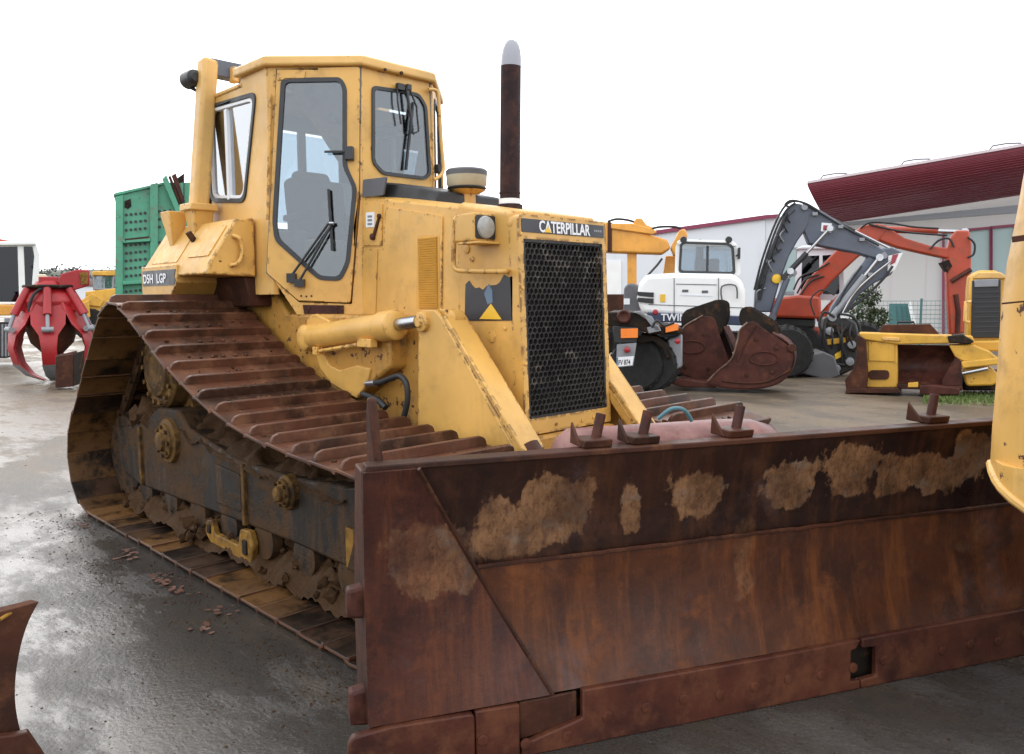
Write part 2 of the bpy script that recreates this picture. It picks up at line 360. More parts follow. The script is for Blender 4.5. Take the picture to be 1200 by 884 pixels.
def mk_blade(name, c0, c1, c2, clay_on=True):
    """rusted moldboard; object space: y runs along the blade, z up; dried clay clings above the seam in separate patches"""
    t = NT(name); v = t.vec(False); S = t.sep()
    a = t.noise(1.5, 8, .68, v); b = t.noise(5, 8, .7, v); f = t.noise(50, 5, .7, v); vs = t.vec(False, (1, 7, .9)); st = t.noise(1.6, 7, .7, vs)
    c = t.mix(t.step(a, .34, .62), c0, c1); c = t.mix(t.math('MULTIPLY', t.step(st, .46, .70), .8), c, c2)
    c = t.mix(t.math('MULTIPLY', t.step(b, .5, .72), .6), c, tuple(x*1.3 for x in c2)); c = t.mix(t.math('MULTIPLY', t.step(t.noise(3.1, 8, .7, v), .52, .66), .75), c, c0); c = t.mix(t.math('MULTIPLY', f, .3), c, (.02, .010, .008))
    gl = t.step(t.noise(2.4, 8, .72, v), .56, .72); c = t.mix(t.math('MULTIPLY', gl, .4), c, (.085, .06, .065))
    dn = t.noise(7, 7, .65, v); mask = None
    jag = t.noise(8, 4, .6, t.vec(False, (1, 1.5, .7)))
    for (s0, z0, hs_, hz, k) in ((-1.87, .70, .19, .17, .6), (-1.86, .52, .14, .10, .25), (-1.62, .76, .16, .13, 1), (-1.43, .80, .14, .17, 1), (-1.13, .80, .055, .13, .9), (-.86, .825, .12, .115, 1), (-.45, .835, .15, .125, 1), (-.14, .865, .16, .15, 1), (.10, .83, .13, .12, 1), (.36, .82, .13, .12, 1), (.50, .87, .13, .16, 1), (-.63, .55, .06, .19, .45), (-1.5, .60, .13, .10, .3), (.55, .55, .14, .13, .3)):
        dy = t.math('DIVIDE', t.math('ABSOLUTE', t.math('SUBTRACT', S[1], s0)), hs_); dz = t.math('DIVIDE', t.math('ABSOLUTE', t.math('SUBTRACT', S[2], z0)), hz)
        below = t.math('MULTIPLY', t.math('MAXIMUM', t.math('DIVIDE', t.math('SUBTRACT', z0, S[2]), hz), 0.0), .45)        # thinner towards the bottom, where rain took it
        e = t.math('ADD', t.math('ADD', t.math('POWER', t.math('ADD', t.math('POWER', dy, 5.0), t.math('POWER', dz, 5.0)), .2), below), t.math('MULTIPLY', t.math('SUBTRACT', t.math('ADD', dn, jag), 1.0), 1.35))
        mk = t.math('MULTIPLY', t.step(e, .78, 1.06, 1.0, 0.0), k); mask = mk if mask is None else t.math('MAXIMUM', mask, mk)
    crack = t.noise(30, 9, .82, t.vec(False, (1, 1.3, .85))); clay = t.mix(t.step(crack, .34, .56), (.11, .046, .021), (.29, .145, .066))
    clay = t.mix(t.step(t.noise(9, 6, .7, v), .52, .68), clay, (.25, .17, .12))
    mask = t.math('MULTIPLY', mask, t.step(t.math('ADD', t.math('MULTIPLY', t.noise(15, 8, .78, v), .7), t.math('MULTIPLY', mask, .42)), .42, .66)); mask = t.math('MULTIPLY', mask, t.step(t.math('ADD', t.math('MULTIPLY', t.noise(3.4, 6, .65, v), .75), t.math('MULTIPLY', st, .3)), .40, .60, .30, 1.0)); c = t.mix(t.math('MULTIPLY', mask, .80), c, clay)
    t.bump(t.math('ADD', t.math('MULTIPLY', f, .35), t.math('ADD', b, t.math('MULTIPLY', mask, .2))), .4, .006)
    r = t.math('ADD', t.step(b, .32, .7, .26, .55), t.math('MULTIPLY', mask, .3)); r = t.math('SUBTRACT', r, t.math('MULTIPLY', gl, .12))
    return t.out(c, r, 0, Specular_IOR_Level=.28)
M['blade'] = mk_blade('moldboard_steel', (.014, .006, .0045), (.034, .012, .007), (.070, .024, .009))
M['blade_low'] = mk_blade('lower_plate_steel', (.034, .012, .007), (.100, .030, .0105), (.170, .052, .014))
M['blade_wing'] = mk_blade('corner_plate_steel', (.022, .0075, .0065), (.066, .018, .010), (.135, .038, .013))

def mk_ground():
    t = NT('wet_yard'); v = t.vec(False, src='Object')
    big = t.noise(.16, 5, .55, v); mid = t.noise(.9, 7, .62, v); fine = t.noise(14, 9, .82, v); grit = t.noise(95, 6, .85, v); peb = t.voro(55, v); S = t.sep()
    vst = t.vec(False, (.8, 1.7, 1)); streak = t.noise(1.3, 9, .72, vst)
    c = t.mix(t.step(mid, .35, .65), (.030, .027, .025), (.068, .060, .052))
    c = t.mix(t.math('MULTIPLY', t.step(streak, .5, .68), .6), c, (.085, .060, .040))
    lane = t.step(t.noise(.8, 8, .7, t.vec(False, (.35, 1.6, 1))), .52, .64); c = t.mix(t.math('MULTIPLY', lane, .65), c, (.10, .066, .040))
    far = t.step(t.math('ADD', t.math('MAXIMUM', S[1], t.math('MULTIPLY', S[0], -.55)), t.math('MULTIPLY', mid, 5.0)), 3.0, 8.0); c = t.mix(t.math('MULTIPLY', far, .75), c, (.20, .145, .092))     # the unpaved end of the yard is clay
    c = t.mix(t.math('MULTIPLY', t.step(grit, .50, .68), .7), c, (.21, .185, .155)); c = t.mix(t.math('MULTIPLY', t.step(fine, .5, .7), .5), c, (.022, .018, .016)); c = t.mix(t.math('MULTIPLY', t.step(t.noise(34, 7, .85, v), .52, .66), .35), c, (.15, .125, .10))
    pud = t.step(t.math('ADD', t.math('MULTIPLY', streak, .5), t.math('MULTIPLY', t.noise(.32, 5, .6, v), .6)), .47, .60)
    dry = t.math('SUBTRACT', 1.0, t.math('MULTIPLY', pud, .85))
    t.bump(t.math('MULTIPLY', t.math('ADD', t.math('MULTIPLY', fine, .30), t.math('ADD', t.math('MULTIPLY', grit, .55), t.math('SUBTRACT', t.math('MULTIPLY', t.noise(38, 7, .8, v), .6), t.math('MULTIPLY', peb, .5)))), dry), .6, .014)
    return t.out(t.mix(t.math('MULTIPLY', pud, .5), c, (.03, .027, .024)), t.math('ADD', t.math('ADD', t.step(pud, 0, 1, .46, .19), t.math('MULTIPLY', far, .16)), t.math('MULTIPLY', grit, .10)), 0, Specular_IOR_Level=t.math('SUBTRACT', .55, t.math('MULTIPLY', far, .25)))
M['ground'] = mk_ground()
def mk_leaf(name, a, b):
    t = NT(name); return t.out(t.mix(t.noise(1.3, 4), a, b), .6)
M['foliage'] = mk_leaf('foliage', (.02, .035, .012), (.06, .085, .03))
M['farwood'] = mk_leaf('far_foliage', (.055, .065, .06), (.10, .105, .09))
M['grass'] = mk_leaf('grass_blades', (.07, .12, .02), (.16, .20, .05))
M['litter'] = mk_leaf('leaf_litter', (.06, .02, .012), (.20, .085, .05))
M['bark'] = plain('bark', (.06, .045, .03), .85)
M['hill'] = plain('hill_cover', (.10, .11, .08), .9, scale=.02)

# ------------------------------------------------------------------ ground and hills
g = MB(); N_ = 60
def lump(x, y):
    d = math.hypot(x-1, y-2)
    return 0.0
ext = [-2500, -600, -150, -60, -30] + [-20 + i*1.0 for i in range(41)] + [30, 60, 150, 600, 2500]
grid = [[g.bm.verts.new((x, y, 0)) for y in ext] for x in ext]
for i in range(len(ext)-1):
    for j in range(len(ext)-1): g.bm.faces.new((grid[i][j], grid[i+1][j], grid[i+1][j+1], grid[i][j+1]))
g.build('ground', M['ground'], kind='structure')
# ------------------------------------------------------------------ bulldozer (X forward, Y to its left, Z up)
DZ = thing('bulldozer', 'large yellow crawler bulldozer with wide rusty tracks and brown front blade', 'bulldozer')
# ---- running gear
def path_points():
    """closed side outline (x, z) of the plates' outer face, from the front idler's foot backwards along the ground and round"""
    P_ = []
    fc, rc, rad = (1.46, .445), (-2.15, .425), .41
    for k in range(9): a = R(90 - k*22.5); P_.append((fc[0]+rad*math.cos(a), fc[1]+rad*math.sin(a)-.02*k/8))
    for k in range(1, 18): P_.append((fc[0]+(rc[0]-fc[0])*k/18, .02 + .0*k))
    for k in range(0, 9): a = R(-90 - k*15.5); P_.append((rc[0]+rad*math.cos(a), rc[1]+rad*math.sin(a)))
    sc, sr = (-1.40, 1.125), .46
    for k in range(0, 6): a = R(146 - k*13); P_.append((sc[0]+sr*math.cos(a), sc[1]+sr*math.sin(a)))
    P_ += [tuple(p) for p in catmull([(-1.10, 1.49), (-.86, 1.36), (-.5, 1.195), (-.18, 1.075), (.14, .985), (.5, .92), (.88, .885), (1.2, .868)], 5)]
    return P_
PP = [Vector((p[0], p[1])) for p in path_points()]
def resample(P_, n):
    P_ = P_ + [P_[0]]; L = [0]
    for a, b in zip(P_, P_[1:]): L.append(L[-1]+(b-a).length)
    tot = L[-1]; res = []; i = 0
    for k in range(n):
        s_ = (k+.5)*tot/n
        while L[i+1] < s_: i += 1
        a, b = P_[i], P_[i+1]; t = (s_-L[i])/max(1e-6, L[i+1]-L[i]); res.append(a+(b-a)*t)
    return res, tot
_, LEN = resample(PP, 10); NSH = round(LEN/.203); SH, _ = resample(PP, NSH); PIT = LEN/NSH
def shoe_mesh():
    b = MB(); h = PIT/2+.012; W2 = .43
    # plate profile along travel (x) and outward (z): leading lip turned in, plate, grouser
    prof = [(-h, -.026), (-h, -.006), (-h+.022, 0), (h-.03, 0), (h, -.012), (h-.004, -.026), (h-.034, -.016), (-h+.03, -.016)]
    b.prismY(prof, -W2, W2)
    x0 = -h+.048
    g_ = [[(x0-.017, y, -.002), (x0-.011, y, z), (x0+.009, y, z), (x0+.017, y, -.002)] for y, z in ((-W2+.010, .016), (-W2+.022, .036), (-W2+.05, .048), (0, .050), (W2-.05, .048), (W2-.022, .036), (W2-.010, .016))]
    b.loft(g_)
    for y in (-.11, -.04, .04, .11): b.lathe([(.013, -.001), (.013, .012), (.008, .014)], (.028, y, 0), (0, 0, 1), 6)
    o = b.build('track_shoe', M['shoe'], DZ, bevel=.003, seg=1); o.data.materials.append(M['shoe_inner'])
    for p in o.data.polygons:
        if p.normal.z < -.55: p.material_index = 1
    return o
SH0 = shoe_mesh(); first = True
LINKS = {-1: MB(), 1: MB()}
for sg in (-1, 1):
    for i in range(NSH):
        p, q = SH[i], SH[(i+1) % NSH]; o_ = SH[i-1]; t2 = (q-o_).normalized()
        ang = math.atan2(t2.y, t2.x)                                # travel runs counter to the outward normal: outward is left of -travel
        X = Vector((t2.x, 0, t2.y)); Zo = Vector((-t2.y, 0, t2.x)); Y = Zo.cross(X)
        Mx = Matrix((X, Y, Zo)).transposed().to_4x4()
        jit = Vector((rnd.uniform(-.004, .004), rnd.uniform(-.006, .006), rnd.uniform(-.003, .003)))
        Mx.translation = Vector((p.x, sg*1.08, p.y)) + jit
        ob = SH0 if first else dup(SH0, DZ); first = False
        ob.matrix_local = Mx @ Matrix.Rotation(R(rnd.uniform(-.8, .8)), 4, 'Y')
        for yy in (-.085, .085):
            c = Vector((p.x, sg*1.08+yy, p.y)) - Zo*.07
            LINKS[sg].bar(c-X*PIT*.52, c+X*PIT*.52, .032, .085, Zo)
        LINKS[sg].cyl(Vector((p.x, sg*1.08-.12, p.y))-Zo*.075+X*PIT*.5, Vector((p.x, sg*1.08+.12, p.y))-Zo*.075+X*PIT*.5, .026, 8)
for sg in (-1, 1): LINKS[sg].build('track_chain', M['chain'], DZ, kind='stuff')
for sg in (-1, 1):
    def y(v): return sg*v
    b = MB(); b.prismY([(-2.24, .40), (-2.20, .64), (-1.62, .74), (-1.40, .86), (-1.05, .88), (-.90, .77), (-.22, .66), (.4, .655), (1.0, .70), (1.12, .60), (1.12, .33), (.92, .285), (.38, .295), (-.33, .285), (-1.80, .25), (-2.1, .30)], y(-1.25)*-1, y(.92))
    b.build('track_frame', M['muddy_steel'], DZ, bevel=.02)
    # yoke at the front, bolted seam plates, access covers
    b = MB(); b.prismY([(.95, .69), (1.10, .72), (1.22, .66), (1.20, .52), (1.06, .30), (.96, .29), (1.03, .45), (1.02, .58)], y(1.25), y(1.275)); b.build('yoke', M['muddy_steel'], DZ, bevel=.008)
    b = MB(); b.box((.99, y(1.262), .40), (.07, .022, .20)); b.build('guide_block', M['ochre'], DZ, bevel=.006)
    for c_, s_ in (((-.12, y(1.256), .47), (.035, .03, .36)), ((-1.72, y(1.256), .48), (.035, .03, .42))):
        b = MB(); b.box(c_, s_); b.build('seam_plate', M['hub'], DZ, bevel=.006)
    b = MB(); b.prismY(rpoly([(-.52, .36), (-.52, .60), (-.16, .58), (-.16, .36)], .03), y(1.25), y(1.262)); b.build('access_cover', M['muddy_steel'], DZ, bevel=.004)
    for (cx, cz, r_) in ((-1.18, .66, .135), (.40, .575, .085)):
        b = MB(); b.lathe([(r_*1.15, -.02), (r_*1.1, .03), (r_*.9, .035), (r_*.86, .055), (r_*.5, .06), (r_*.45, .085), (r_*.2, .09)], (cx, y(1.25), cz), (0, sg, 0), 24)
        hub = b.build('pivot_cap', M['hub'], DZ, bevel=.004)
        for k in range(8):
            a = 2*math.pi*k/8; c = Vector((cx+math.cos(a)*r_*.72, y(1.30), cz+math.sin(a)*r_*.72)); bb = MB(); bb.cyl(c, c+Vector((0, sg*.022, 0)), r_*.1, 6); bb.build('bolt', M['hub'], hub)
    for cx, cz in ((-2.15, .425), (1.46, .445)):
        b = MB(); b.lathe([(.10, -.15), (.30, -.145), (.31, -.10), (.33, -.09), (.33, .09), (.31, .10), (.30, .145), (.12, .15)], (cx, y(1.08), cz), (0, 1, 0), 36); b.build('idler', M['muddy_steel'], DZ, bevel=.006)
    for k in range(7):
        cx = -1.70 + k*.44
        b = MB(); b.lathe([(.05, -.165), (.11, -.16), (.11, -.10), (.085, -.09), (.085, .09), (.11, .10), (.11, .16), (.05, .165)], (cx, y(1.08), .235), (0, 1, 0), 20); b.build('track_roller', M['muddy_steel'], DZ)
    # roller guard: ochre casting with two ears
    b = MB(); b.prismY(rpoly([(-.60, .23), (-.52, .25), (-.49, .17), (-.17, .165), (-.14, .27), (-.02, .28), (.02, .20), (-.02, .085), (-.12, .075), (-.30, .095), (-.55, .10), (-.62, .15)], .02), y(1.245), y(1.285)); b.build('roller_guard', M['ochre'], DZ, bevel=.008)
    b = MB(); b.prismY(rpoly([(-.10, .13), (-.10, .22), (-.05, .22), (-.05, .13)], .015), y(1.284), y(1.296)); b.prismY(rpoly([(-.57, .16), (-.57, .22), (-.53, .22), (-.53, .16)], .012), y(1.284), y(1.296)); b.build('guard_lug', M['steel_dark'], DZ, bevel=.003)
    # final drive and sprocket
    sc = Vector((-1.40, 0, 1.125))
    b = MB(); b.lathe([(.34, 0), (.36, .3), (.34, .42), (.30, .50)], (sc.x, y(.55), sc.z), (0, sg, 0), 36); b.build('final_drive', M['hub'], DZ, bevel=.01)
    b = MB(); NT_ = 25; prof = []
    for k in range(NT_):
        for da, rr in ((-.30, .325), (-.14, .372), (.14, .372), (.30, .325)):
            a = 2*math.pi*(k+da)/NT_; prof.append((sc.x+rr*math.cos(a), sc.z+rr*math.sin(a)))
    b.prismY(prof, y(1.045), y(1.115)); spr = b.build('sprocket', M['hub'], DZ, bevel=.004)
    b = MB(); b.lathe([(.285, 0), (.275, .11), (.25, .135), (.20, .13), (.185, .155), (.12, .165), (.10, .15), (.02, .15)], (sc.x, y(1.10), sc.z), (0, sg, 0), 36); b.build('sprocket_hub', M['hub'], spr, bevel=.004)
    for k in range(14):
        a = 2*math.pi*k/14; c = sc+Vector((.232*math.cos(a), y(1.225), .232*math.sin(a))); bb = MB(); bb.cyl(c, c+Vector((0, sg*.03, 0)), .017, 6); bb.build('bolt', M['hub'], spr)
# ---- mud caked on the right-hand running gear
def mudmesh(x0, x1, y0, y1, nx, ny, hfun, seed):
    b = MB(); rows = []
    for i in range(nx+1):
        row = []
        for j in range(ny+1):
            x = x0+(x1-x0)*i/nx; yy = y0+(y1-y0)*j/ny
            n = noise.fractal(Vector((x*4, yy*4, seed)), .8, 2.1, 5); row.append(b.bm.verts.new((x, yy, hfun(x, yy, n))))
        rows.append(row)
    for i in range(nx):
        for j in range(ny): b.bm.faces.new((rows[i][j], rows[i+1][j], rows[i+1][j+1], rows[i][j+1]))
    return b
def top_of_frame(x): return .88-.12*(x+1.05)/.25 if x < -.85 else (.77-.105*(x+.9)/.7 if x < -.2 else .66)
b = mudmesh(-1.0, 1.0, -1.27, -.86, 90, 22, lambda x, yy, n: min(top_of_frame(x), .79) - .05 + .10*max(0, 1-abs((yy+1.03)/.24)**2) + .065*n, 3)
b.build('mud', M['mud'], DZ, kind='stuff', smooth=60)
b = mudmesh(-2.0, 1.35, -1.30, -.70, 140, 26, lambda x, yy, n: .045 + .19*max(0, 1-abs((yy+1.05)/.26)**2.4) + .085*n, 9)
for k in range(330):
    x = rnd.uniform(-2.0, 1.3); yy = -1.06 - abs(rnd.gauss(0, .09)); b.blob((x, yy, .10+.16*max(0, 1-abs((yy+1.02)/.27)**2)), rnd.uniform(.012, .045), k, .9, 2)
b.build('mud', M['mud'], DZ, kind='stuff', smooth=60)
b = MB()
for k in range(26): b.blob((rnd.uniform(-1.9, -1.3), -1.12+rnd.uniform(-.08, .08), .74+rnd.uniform(-.03, .06)), rnd.uniform(.04, .12), k, .7, 2)
b.build('mud', M['mud'], DZ, kind='stuff', smooth=60)
b = MB()   # crumbs and grit lying on the upper shoes
for k in range(420):
    i = rnd.randrange(NSH); p = SH[i]
    if p.y < .8 or p.x < -1.3: continue
    q, o_ = SH[(i+1) % NSH], SH[i-1]; t2 = (q-o_).normalized(); Zo = Vector((-t2.y, 0, t2.x)); X = Vector((t2.x, 0, t2.y))
    c = Vector((p.x, rnd.choice((-1, -1, -1, 1))*1.08+rnd.uniform(-.38, .38), p.y)) + X*rnd.uniform(-.02, .08) + Zo*.004
    b.blob(c, rnd.uniform(.004, .013), k, .5, 1, (1.3, 1.3, .6))
b.build('grit', M['mud'], DZ, kind='stuff')

# ---- hull
b = MB(); b.box((-.65, 0, .95), (2.5, .96, .98)); b.box((.88, 0, .70), (.64, .62, .46)); b.build('main_frame', M['yellow_dirty'], DZ, bevel=.02)
b = MB(); b.prismY([(-2.0, .75), (-1.0, .75), (.1, 1.02), (.42, 1.2), (.42, 1.50), (-.75, 1.50), (-1.0, 1.74), (-2.0, 1.74)], -.60, .60); b.build('transmission_case', M['yellow_dirty'], DZ, bevel=.02)
b = MB(); b.box((1.18, 0, .71), (.30, .70, .30)); b.build('front_crossmember', M['yellow_dirty'], DZ, bevel=.015)
# ---- hood and cowl
def ring(x, w_, z0, zt, c=.05): return [(x, -w_, z0), (x, -w_, zt-c*.5), (x, -w_+c, zt), (x, w_-c, zt), (x, w_, zt-c*.5), (x, w_, z0)]
b = MB(); b.loft([ring(-.268, .298, 1.05, 2.285), ring(.755, .348, 1.05, 2.128)]); b.build('hood', M['yellow'], DZ, bevel=.008)
HN = Vector((.05, -1.023, 0)).normalized()          # outward normal of the hood's right side
HP = Vector((-.268, -.298, 0)); HU = Vector((1.023, -.05, 0)).normalized()
def H2(px, py): p = onp(px, py, HP, HN); return ((p-HP).dot(HU), p.z)
def H3(px, py, off=0): return onp(px, py, HP, HN) + HN*off
def hplate(name, pts, off, mat, th=.01, r=.01, parent=None, bevel=.003):
    b = MB(); b.panel([rpoly([H2(*p) for p in pts], r)], HP+HN*off, HU, (0, 0, 1), th); return b.build(name, mat, parent or DZ, bevel=bevel)
sp = hplate('side_panel', [(457, 243), (533.5, 254), (532, 372), (447, 372), (450, 293), (455, 292)], .010, M['yellow'], .012, .02)
hplate('side_panel', [(427, 238), (453, 239), (452, 288), (426.5, 288)], .010, M['yellow'], .012, .01)
hplate('side_panel', [(426, 291), (446, 292), (443, 372), (424, 371)], .008, M['yellow'], .012, .01)
stk = hplate('warning_sticker', [(431.5, 249.5), (443, 249), (443, 266.5), (431.5, 267)], .013, M['white'], .003, .006, bevel=0)
for k in range(3): hplate('print_line', [(434, 253+k*4.4), (440, 252.8+k*4.4), (440, 255.3+k*4.4), (434, 255.5+k*4.4)], .0145, M['grey_metal'], .002, .004, stk, 0)
b = MB(); b.bar(H3(449.5, 255, .03), H3(442, 279, .03), .022, .02, HN); b.lathe([(.022, 0), (.022, .035), (.01, .04)], H3(441.5, 278, .008), HN, 12); b.lathe([(.016, 0), (.016, .04)], H3(450, 254, .008), HN, 10); b.build('hood_latch', M['rust_plain'], DZ, bevel=.003)
b = MB(); b.tube([H3(454, 268, .02), H3(458, 264, .028), H3(462, 260, .02)], .009, 8); b.build('latch_pin', M['rust_plain'], DZ)
b = MB(); b.tube([H3(455, 235, .016), H3(517, 246, .016)], .013, 10); b.lathe([(.02, -.01), (.02, .012)], H3(515.5, 245.5, .01), HN, 10); b.build('hood_rail', M['yellow'], DZ)
lv = hplate('louver_panel', [(500.5, 276.5), (530, 276.5), (529.5, 364), (498.5, 362)], .012, M['yellow_plain'], .008, .012)
z1, z0 = H3(515, 279).z, H3(515, 361).z; a0, a1 = H2(503, 320)[0], H2(527.5, 320)[0]
for k in range(30):
    zz = z0+(z1-z0)*(k+.5)/30; c = HP+HU*((a0+a1)/2)+HN*.016; c.z = zz
    bb = MB(); bb.box(c, (a1-a0, .010, .0105), Matrix((HU, -HN, Vector((0, 0, 1)))).transposed() @ Matrix.Rotation(R(24), 3, 'X')); bb.build('slat', M['yellow_plain'], lv)
b = MB(); b.loft([[(-.262, -.275, 2.25), (-.262, -.275, 2.37), (-.262, .275, 2.37), (-.262, .275, 2.25)], [(.10, -.27, 2.20), (.10, -.27, 2.315), (.10, .27, 2.315), (.10, .27, 2.20)], [(.46, -.26, 2.16), (.46, -.26, 2.235), (.46, .26, 2.235), (.46, .26, 2.16)]]); b.build('cowl', M['black'], DZ, bevel=.012)
hplate('cowl_side', [(428, 211), (452, 209), (459.5, 208), (455, 229.5), (427, 231.5)], .014, M['cowl'], .012, .012)
# ---- pre-cleaner and exhaust
PC = Vector((.43, 0, 0))
b = MB(); b.lathe([(.055, 2.10), (.055, 2.235), (.085, 2.245), (.115, 2.262)], PC, (0, 0, 1), 28); pc = b.build('pre_cleaner', M['yellow'], DZ)
b = MB(); b.lathe([(.10, 2.255), (.122, 2.275), (.117, 2.282)], PC, (0, 0, 1), 32); b.build('rim', M['rubber'], pc)
b = MB(); b.lathe([(.114, 2.28), (.124, 2.30), (.126, 2.352)], PC, (0, 0, 1), 32); b.build('bowl', M['cream'], pc)
b = MB(); b.lathe([(.127, 2.350), (.129, 2.378), (.118, 2.388), (.03, 2.392)], PC, (0, 0, 1), 32); b.build('cap', M['cowl'], pc)
EX = Vector((.81, 0, 0))
b = MB(); b.tube([(.81, 0, 1.95), (.812, 0, 2.25), (.825, 0, 2.93)], [.0595, .0595, .0585], 28); ex = b.build('exhaust_stack', M['stack'], DZ)
b = MB(); b.tube([(.825, 0, 2.925), (.827, 0, 2.97), (.829, 0, 3.01), (.831, 0, 3.04), (.833, 0, 3.062), (.834, 0, 3.072)], [.0595, .0585, .054, .045, .032, .012], 28); b.build('rain_cap', M['stack_tip'], ex)
b = MB(); b.lathe([(.064, 2.145), (.064, 2.175)], EX, (0, 0, 1), 28); b.build('clamp_band', M['white'], ex)
b = MB(); b.lathe([(.062, 2.205), (.063, 2.21), (.062, 2.215)], EX, (0, 0, 1), 28); b.lathe([(.075, 2.115), (.075, 2.14)], EX, (0, 0, 1), 28); b.build('collar', M['stack'], ex)
# ---- nose with grille
def nring(x0, x1, w_): pass
b = MB(); b.loft([[(.755, -.355, .88), (.755, -.355, 2.115), (.755, -.32, 2.138), (.755, .32, 2.138), (.755, .355, 2.115), (.755, .355, .88)],
                  [(1.215, -.357, .86), (1.172, -.357, 2.037), (1.172, -.325, 2.060), (1.172, .325, 2.060), (1.172, .357, 2.037), (1.215, .357, .86)]]); nose = b.build('nose_panel', M['yellow'], DZ, bevel=.008)
FO = Vector((1.283, 0, .951)); FV = Vector((-.042, 0, .958)).normalized(); FU = Vector((0, 1, 0)); FN = FU.cross(FV)
def F2(px, py): p = onp(px, py, FO, FN); return ((p-FO).dot(FU), (p-FO).dot(FV))
def F3(a, b_, off=0): return FO+FU*a+FV*b_+FN*off
HB = .957
b = MB(); b.panel([rpoly([(-.360, -.082), (.360, -.082), (.360, 1.085), (-.360, 1.085)], [.012, .012, .035, .035]), [(-.326, .004), (.326, .004), (.326, HB), (-.326, HB)]], F3(0, 0, 0), FU, FV, .075)
gf = b.build('grille_frame', M['yellow_worn'], DZ, bevel=.007)
b = MB(); b.panel([[(-.345, -.05), (.345, -.05), (.345, 1.0), (-.345, 1.0)]], F3(0, 0, -.05), FU, FV, .012); b.build('radiator_core', rusty('radiator_core', (.012, .011, .010), (.03, .027, .024), (.20, .17, .13), .1, amt=(.58, .75)), DZ)
# honeycomb guard: hexagonal openings in a steel sheet
b = MB(); px_ = .0345; ry = px_*.866; cols = int(.652/px_); rows_ = int(HB/ry); ro, ri = px_/math.sqrt(3), px_/math.sqrt(3)*.80
for j in range(rows_+1):
    for i in range(cols+1):
        a = -.326+px_*.5+i*px_+(px_*.5 if j % 2 else 0); bb_ = .012+ry*.5+j*ry
        if a+px_*.45 > .332 or bb_+ry*.55 > HB+.004: continue
        th_ = [math.pi/6+k*math.pi/3 for k in range(6)]
        O_ = [b.bm.verts.new(F3(a+ro*math.cos(t), bb_+ro*math.sin(t), -.006)) for t in th_]
        ri = px_/math.sqrt(3)*(.80+rnd.uniform(-.05, .03)); a += rnd.uniform(-.0009, .0009)
        I_ = [b.bm.verts.new(F3(a+ri*math.cos(t), bb_+ri*math.sin(t), -.004)) for t in th_]
        J_ = [b.bm.verts.new(F3(a+ri*math.cos(t), bb_+ri*math.sin(t), -.014)) for t in th_]
        for k in range(6):
            l = (k+1) % 6; b.bm.faces.new((O_[k], O_[l], I_[l], I_[k])); b.bm.faces.new((I_[k], I_[l], J_[l], J_[k]))
for (a0_, a1_, b0_, b1_) in ((-.326, -.312, .004, HB), (.312, .326, .004, HB), (-.326, .326, .004, .018), (-.326, .326, HB-.016, HB)):
    b.panel([[(a0_, b0_), (a1_, b0_), (a1_, b1_), (a0_, b1_)]], F3(0, 0, -.002), FU, FV, .012)
b.build('grille_mesh', rusty('grille_steel', (.016, .015, .015), (.040, .037, .035), (.24, .21, .18), .6, amt=(.54, .72)), DZ, kind='stuff', smooth=0)
npl = [F2(612.5, 254), F2(707, 263.5), F2(707, 279), F2(612.5, 271)]
b = MB(); b.panel([rpoly([(-.338, .992), (.338, .992), (.338, 1.062), (-.338, 1.062)], .004, 2)], F3(0, 0, .004), FU, FV, .006); npo = b.build('nameplate', M['sticker_black'], DZ)
ta = F2(631, 272)[0]; lettering('CATERPILLAR', .086, F3(ta, .998, .005), FU, FV, M['white'], npo, .80, .022, .0015, spacing=1.0)
b = MB(); b.face([F3(ta+.038, .997, .0075), F3(ta+.098, .997, .0075), F3(ta+.068, 1.030, .0075)]); b.build('emblem', M['yellow_print'], npo)
for k in range(4):
    b = MB(); b.box(F3(.255+k*.018, 1.028, .0045), (.002, .012, .012), Matrix((FN, FU, FV)).transposed()); b.build('print_mark', M['grey_metal'], npo)
for a_, b_ in ((-.345, .7), (-.343, .3), (-.12, -.045), (.1, -.05), (.343, .5), (.2, -.04), (-.343, .98)):
    bb = MB(); bb.lathe([(.011, 0), (.010, .006), (.004, .008)], F3(a_, b_, 0), FN, 6); bb.build('bolt', M['yellow'], gf)
# nose side: decal, bolts, lamp, handrail
NO = Vector((.755, -.355, 0)); NNn = Vector((0, -1, 0))
def nplate(name, pts, off, mat, parent=None, th=.003):
    b = MB(); b.panel([[((q := onY(px, py, -.357)).x, q.z) for px, py in pts]], (0, -.357-off, 0), (1, 0, 0), (0, 0, 1), th); return b.build(name, mat, parent or DZ)
dec = nplate('decal', [(545, 376), (545.5, 345), (546, 333), (550, 329), (553, 334), (557, 338), (562, 337), (566, 340), (571, 335), (582, 334), (586, 331), (591, 322), (596, 325), (601, 324), (601, 376)], .003, M['sticker_black'])
nplate('triangle', [(562.5, 374), (588.5, 374.5), (576, 356)], .0055, M['yellow_print'], dec)
nplate('stripe', [(572, 357), (578, 354.5), (577.5, 340), (573, 333), (568, 344)], .0045, M['blue_print'], dec)
for (px, py, r_) in ((547, 292, .026), (576.5, 395, .032), (598, 262, .018), (553.5, 304, .016), (592, 385, .012)):
    p = onY(px, py, -.357); bb = MB(); bb.lathe([(r_, 0), (r_*.95, .006), (r_*.3, .009)], p, (0, -1, 0), 16); bb.build('plug', M['yellow'], nose)
b = MB(); lo = [onX(556, 248, 1.06), onX(583, 249, 1.06), onX(583, 284, 1.06), onX(556, 283, 1.06)]
yA = lo[0].y; zT, zB = max(lo[0].z, lo[1].z)-.01, lo[2].z
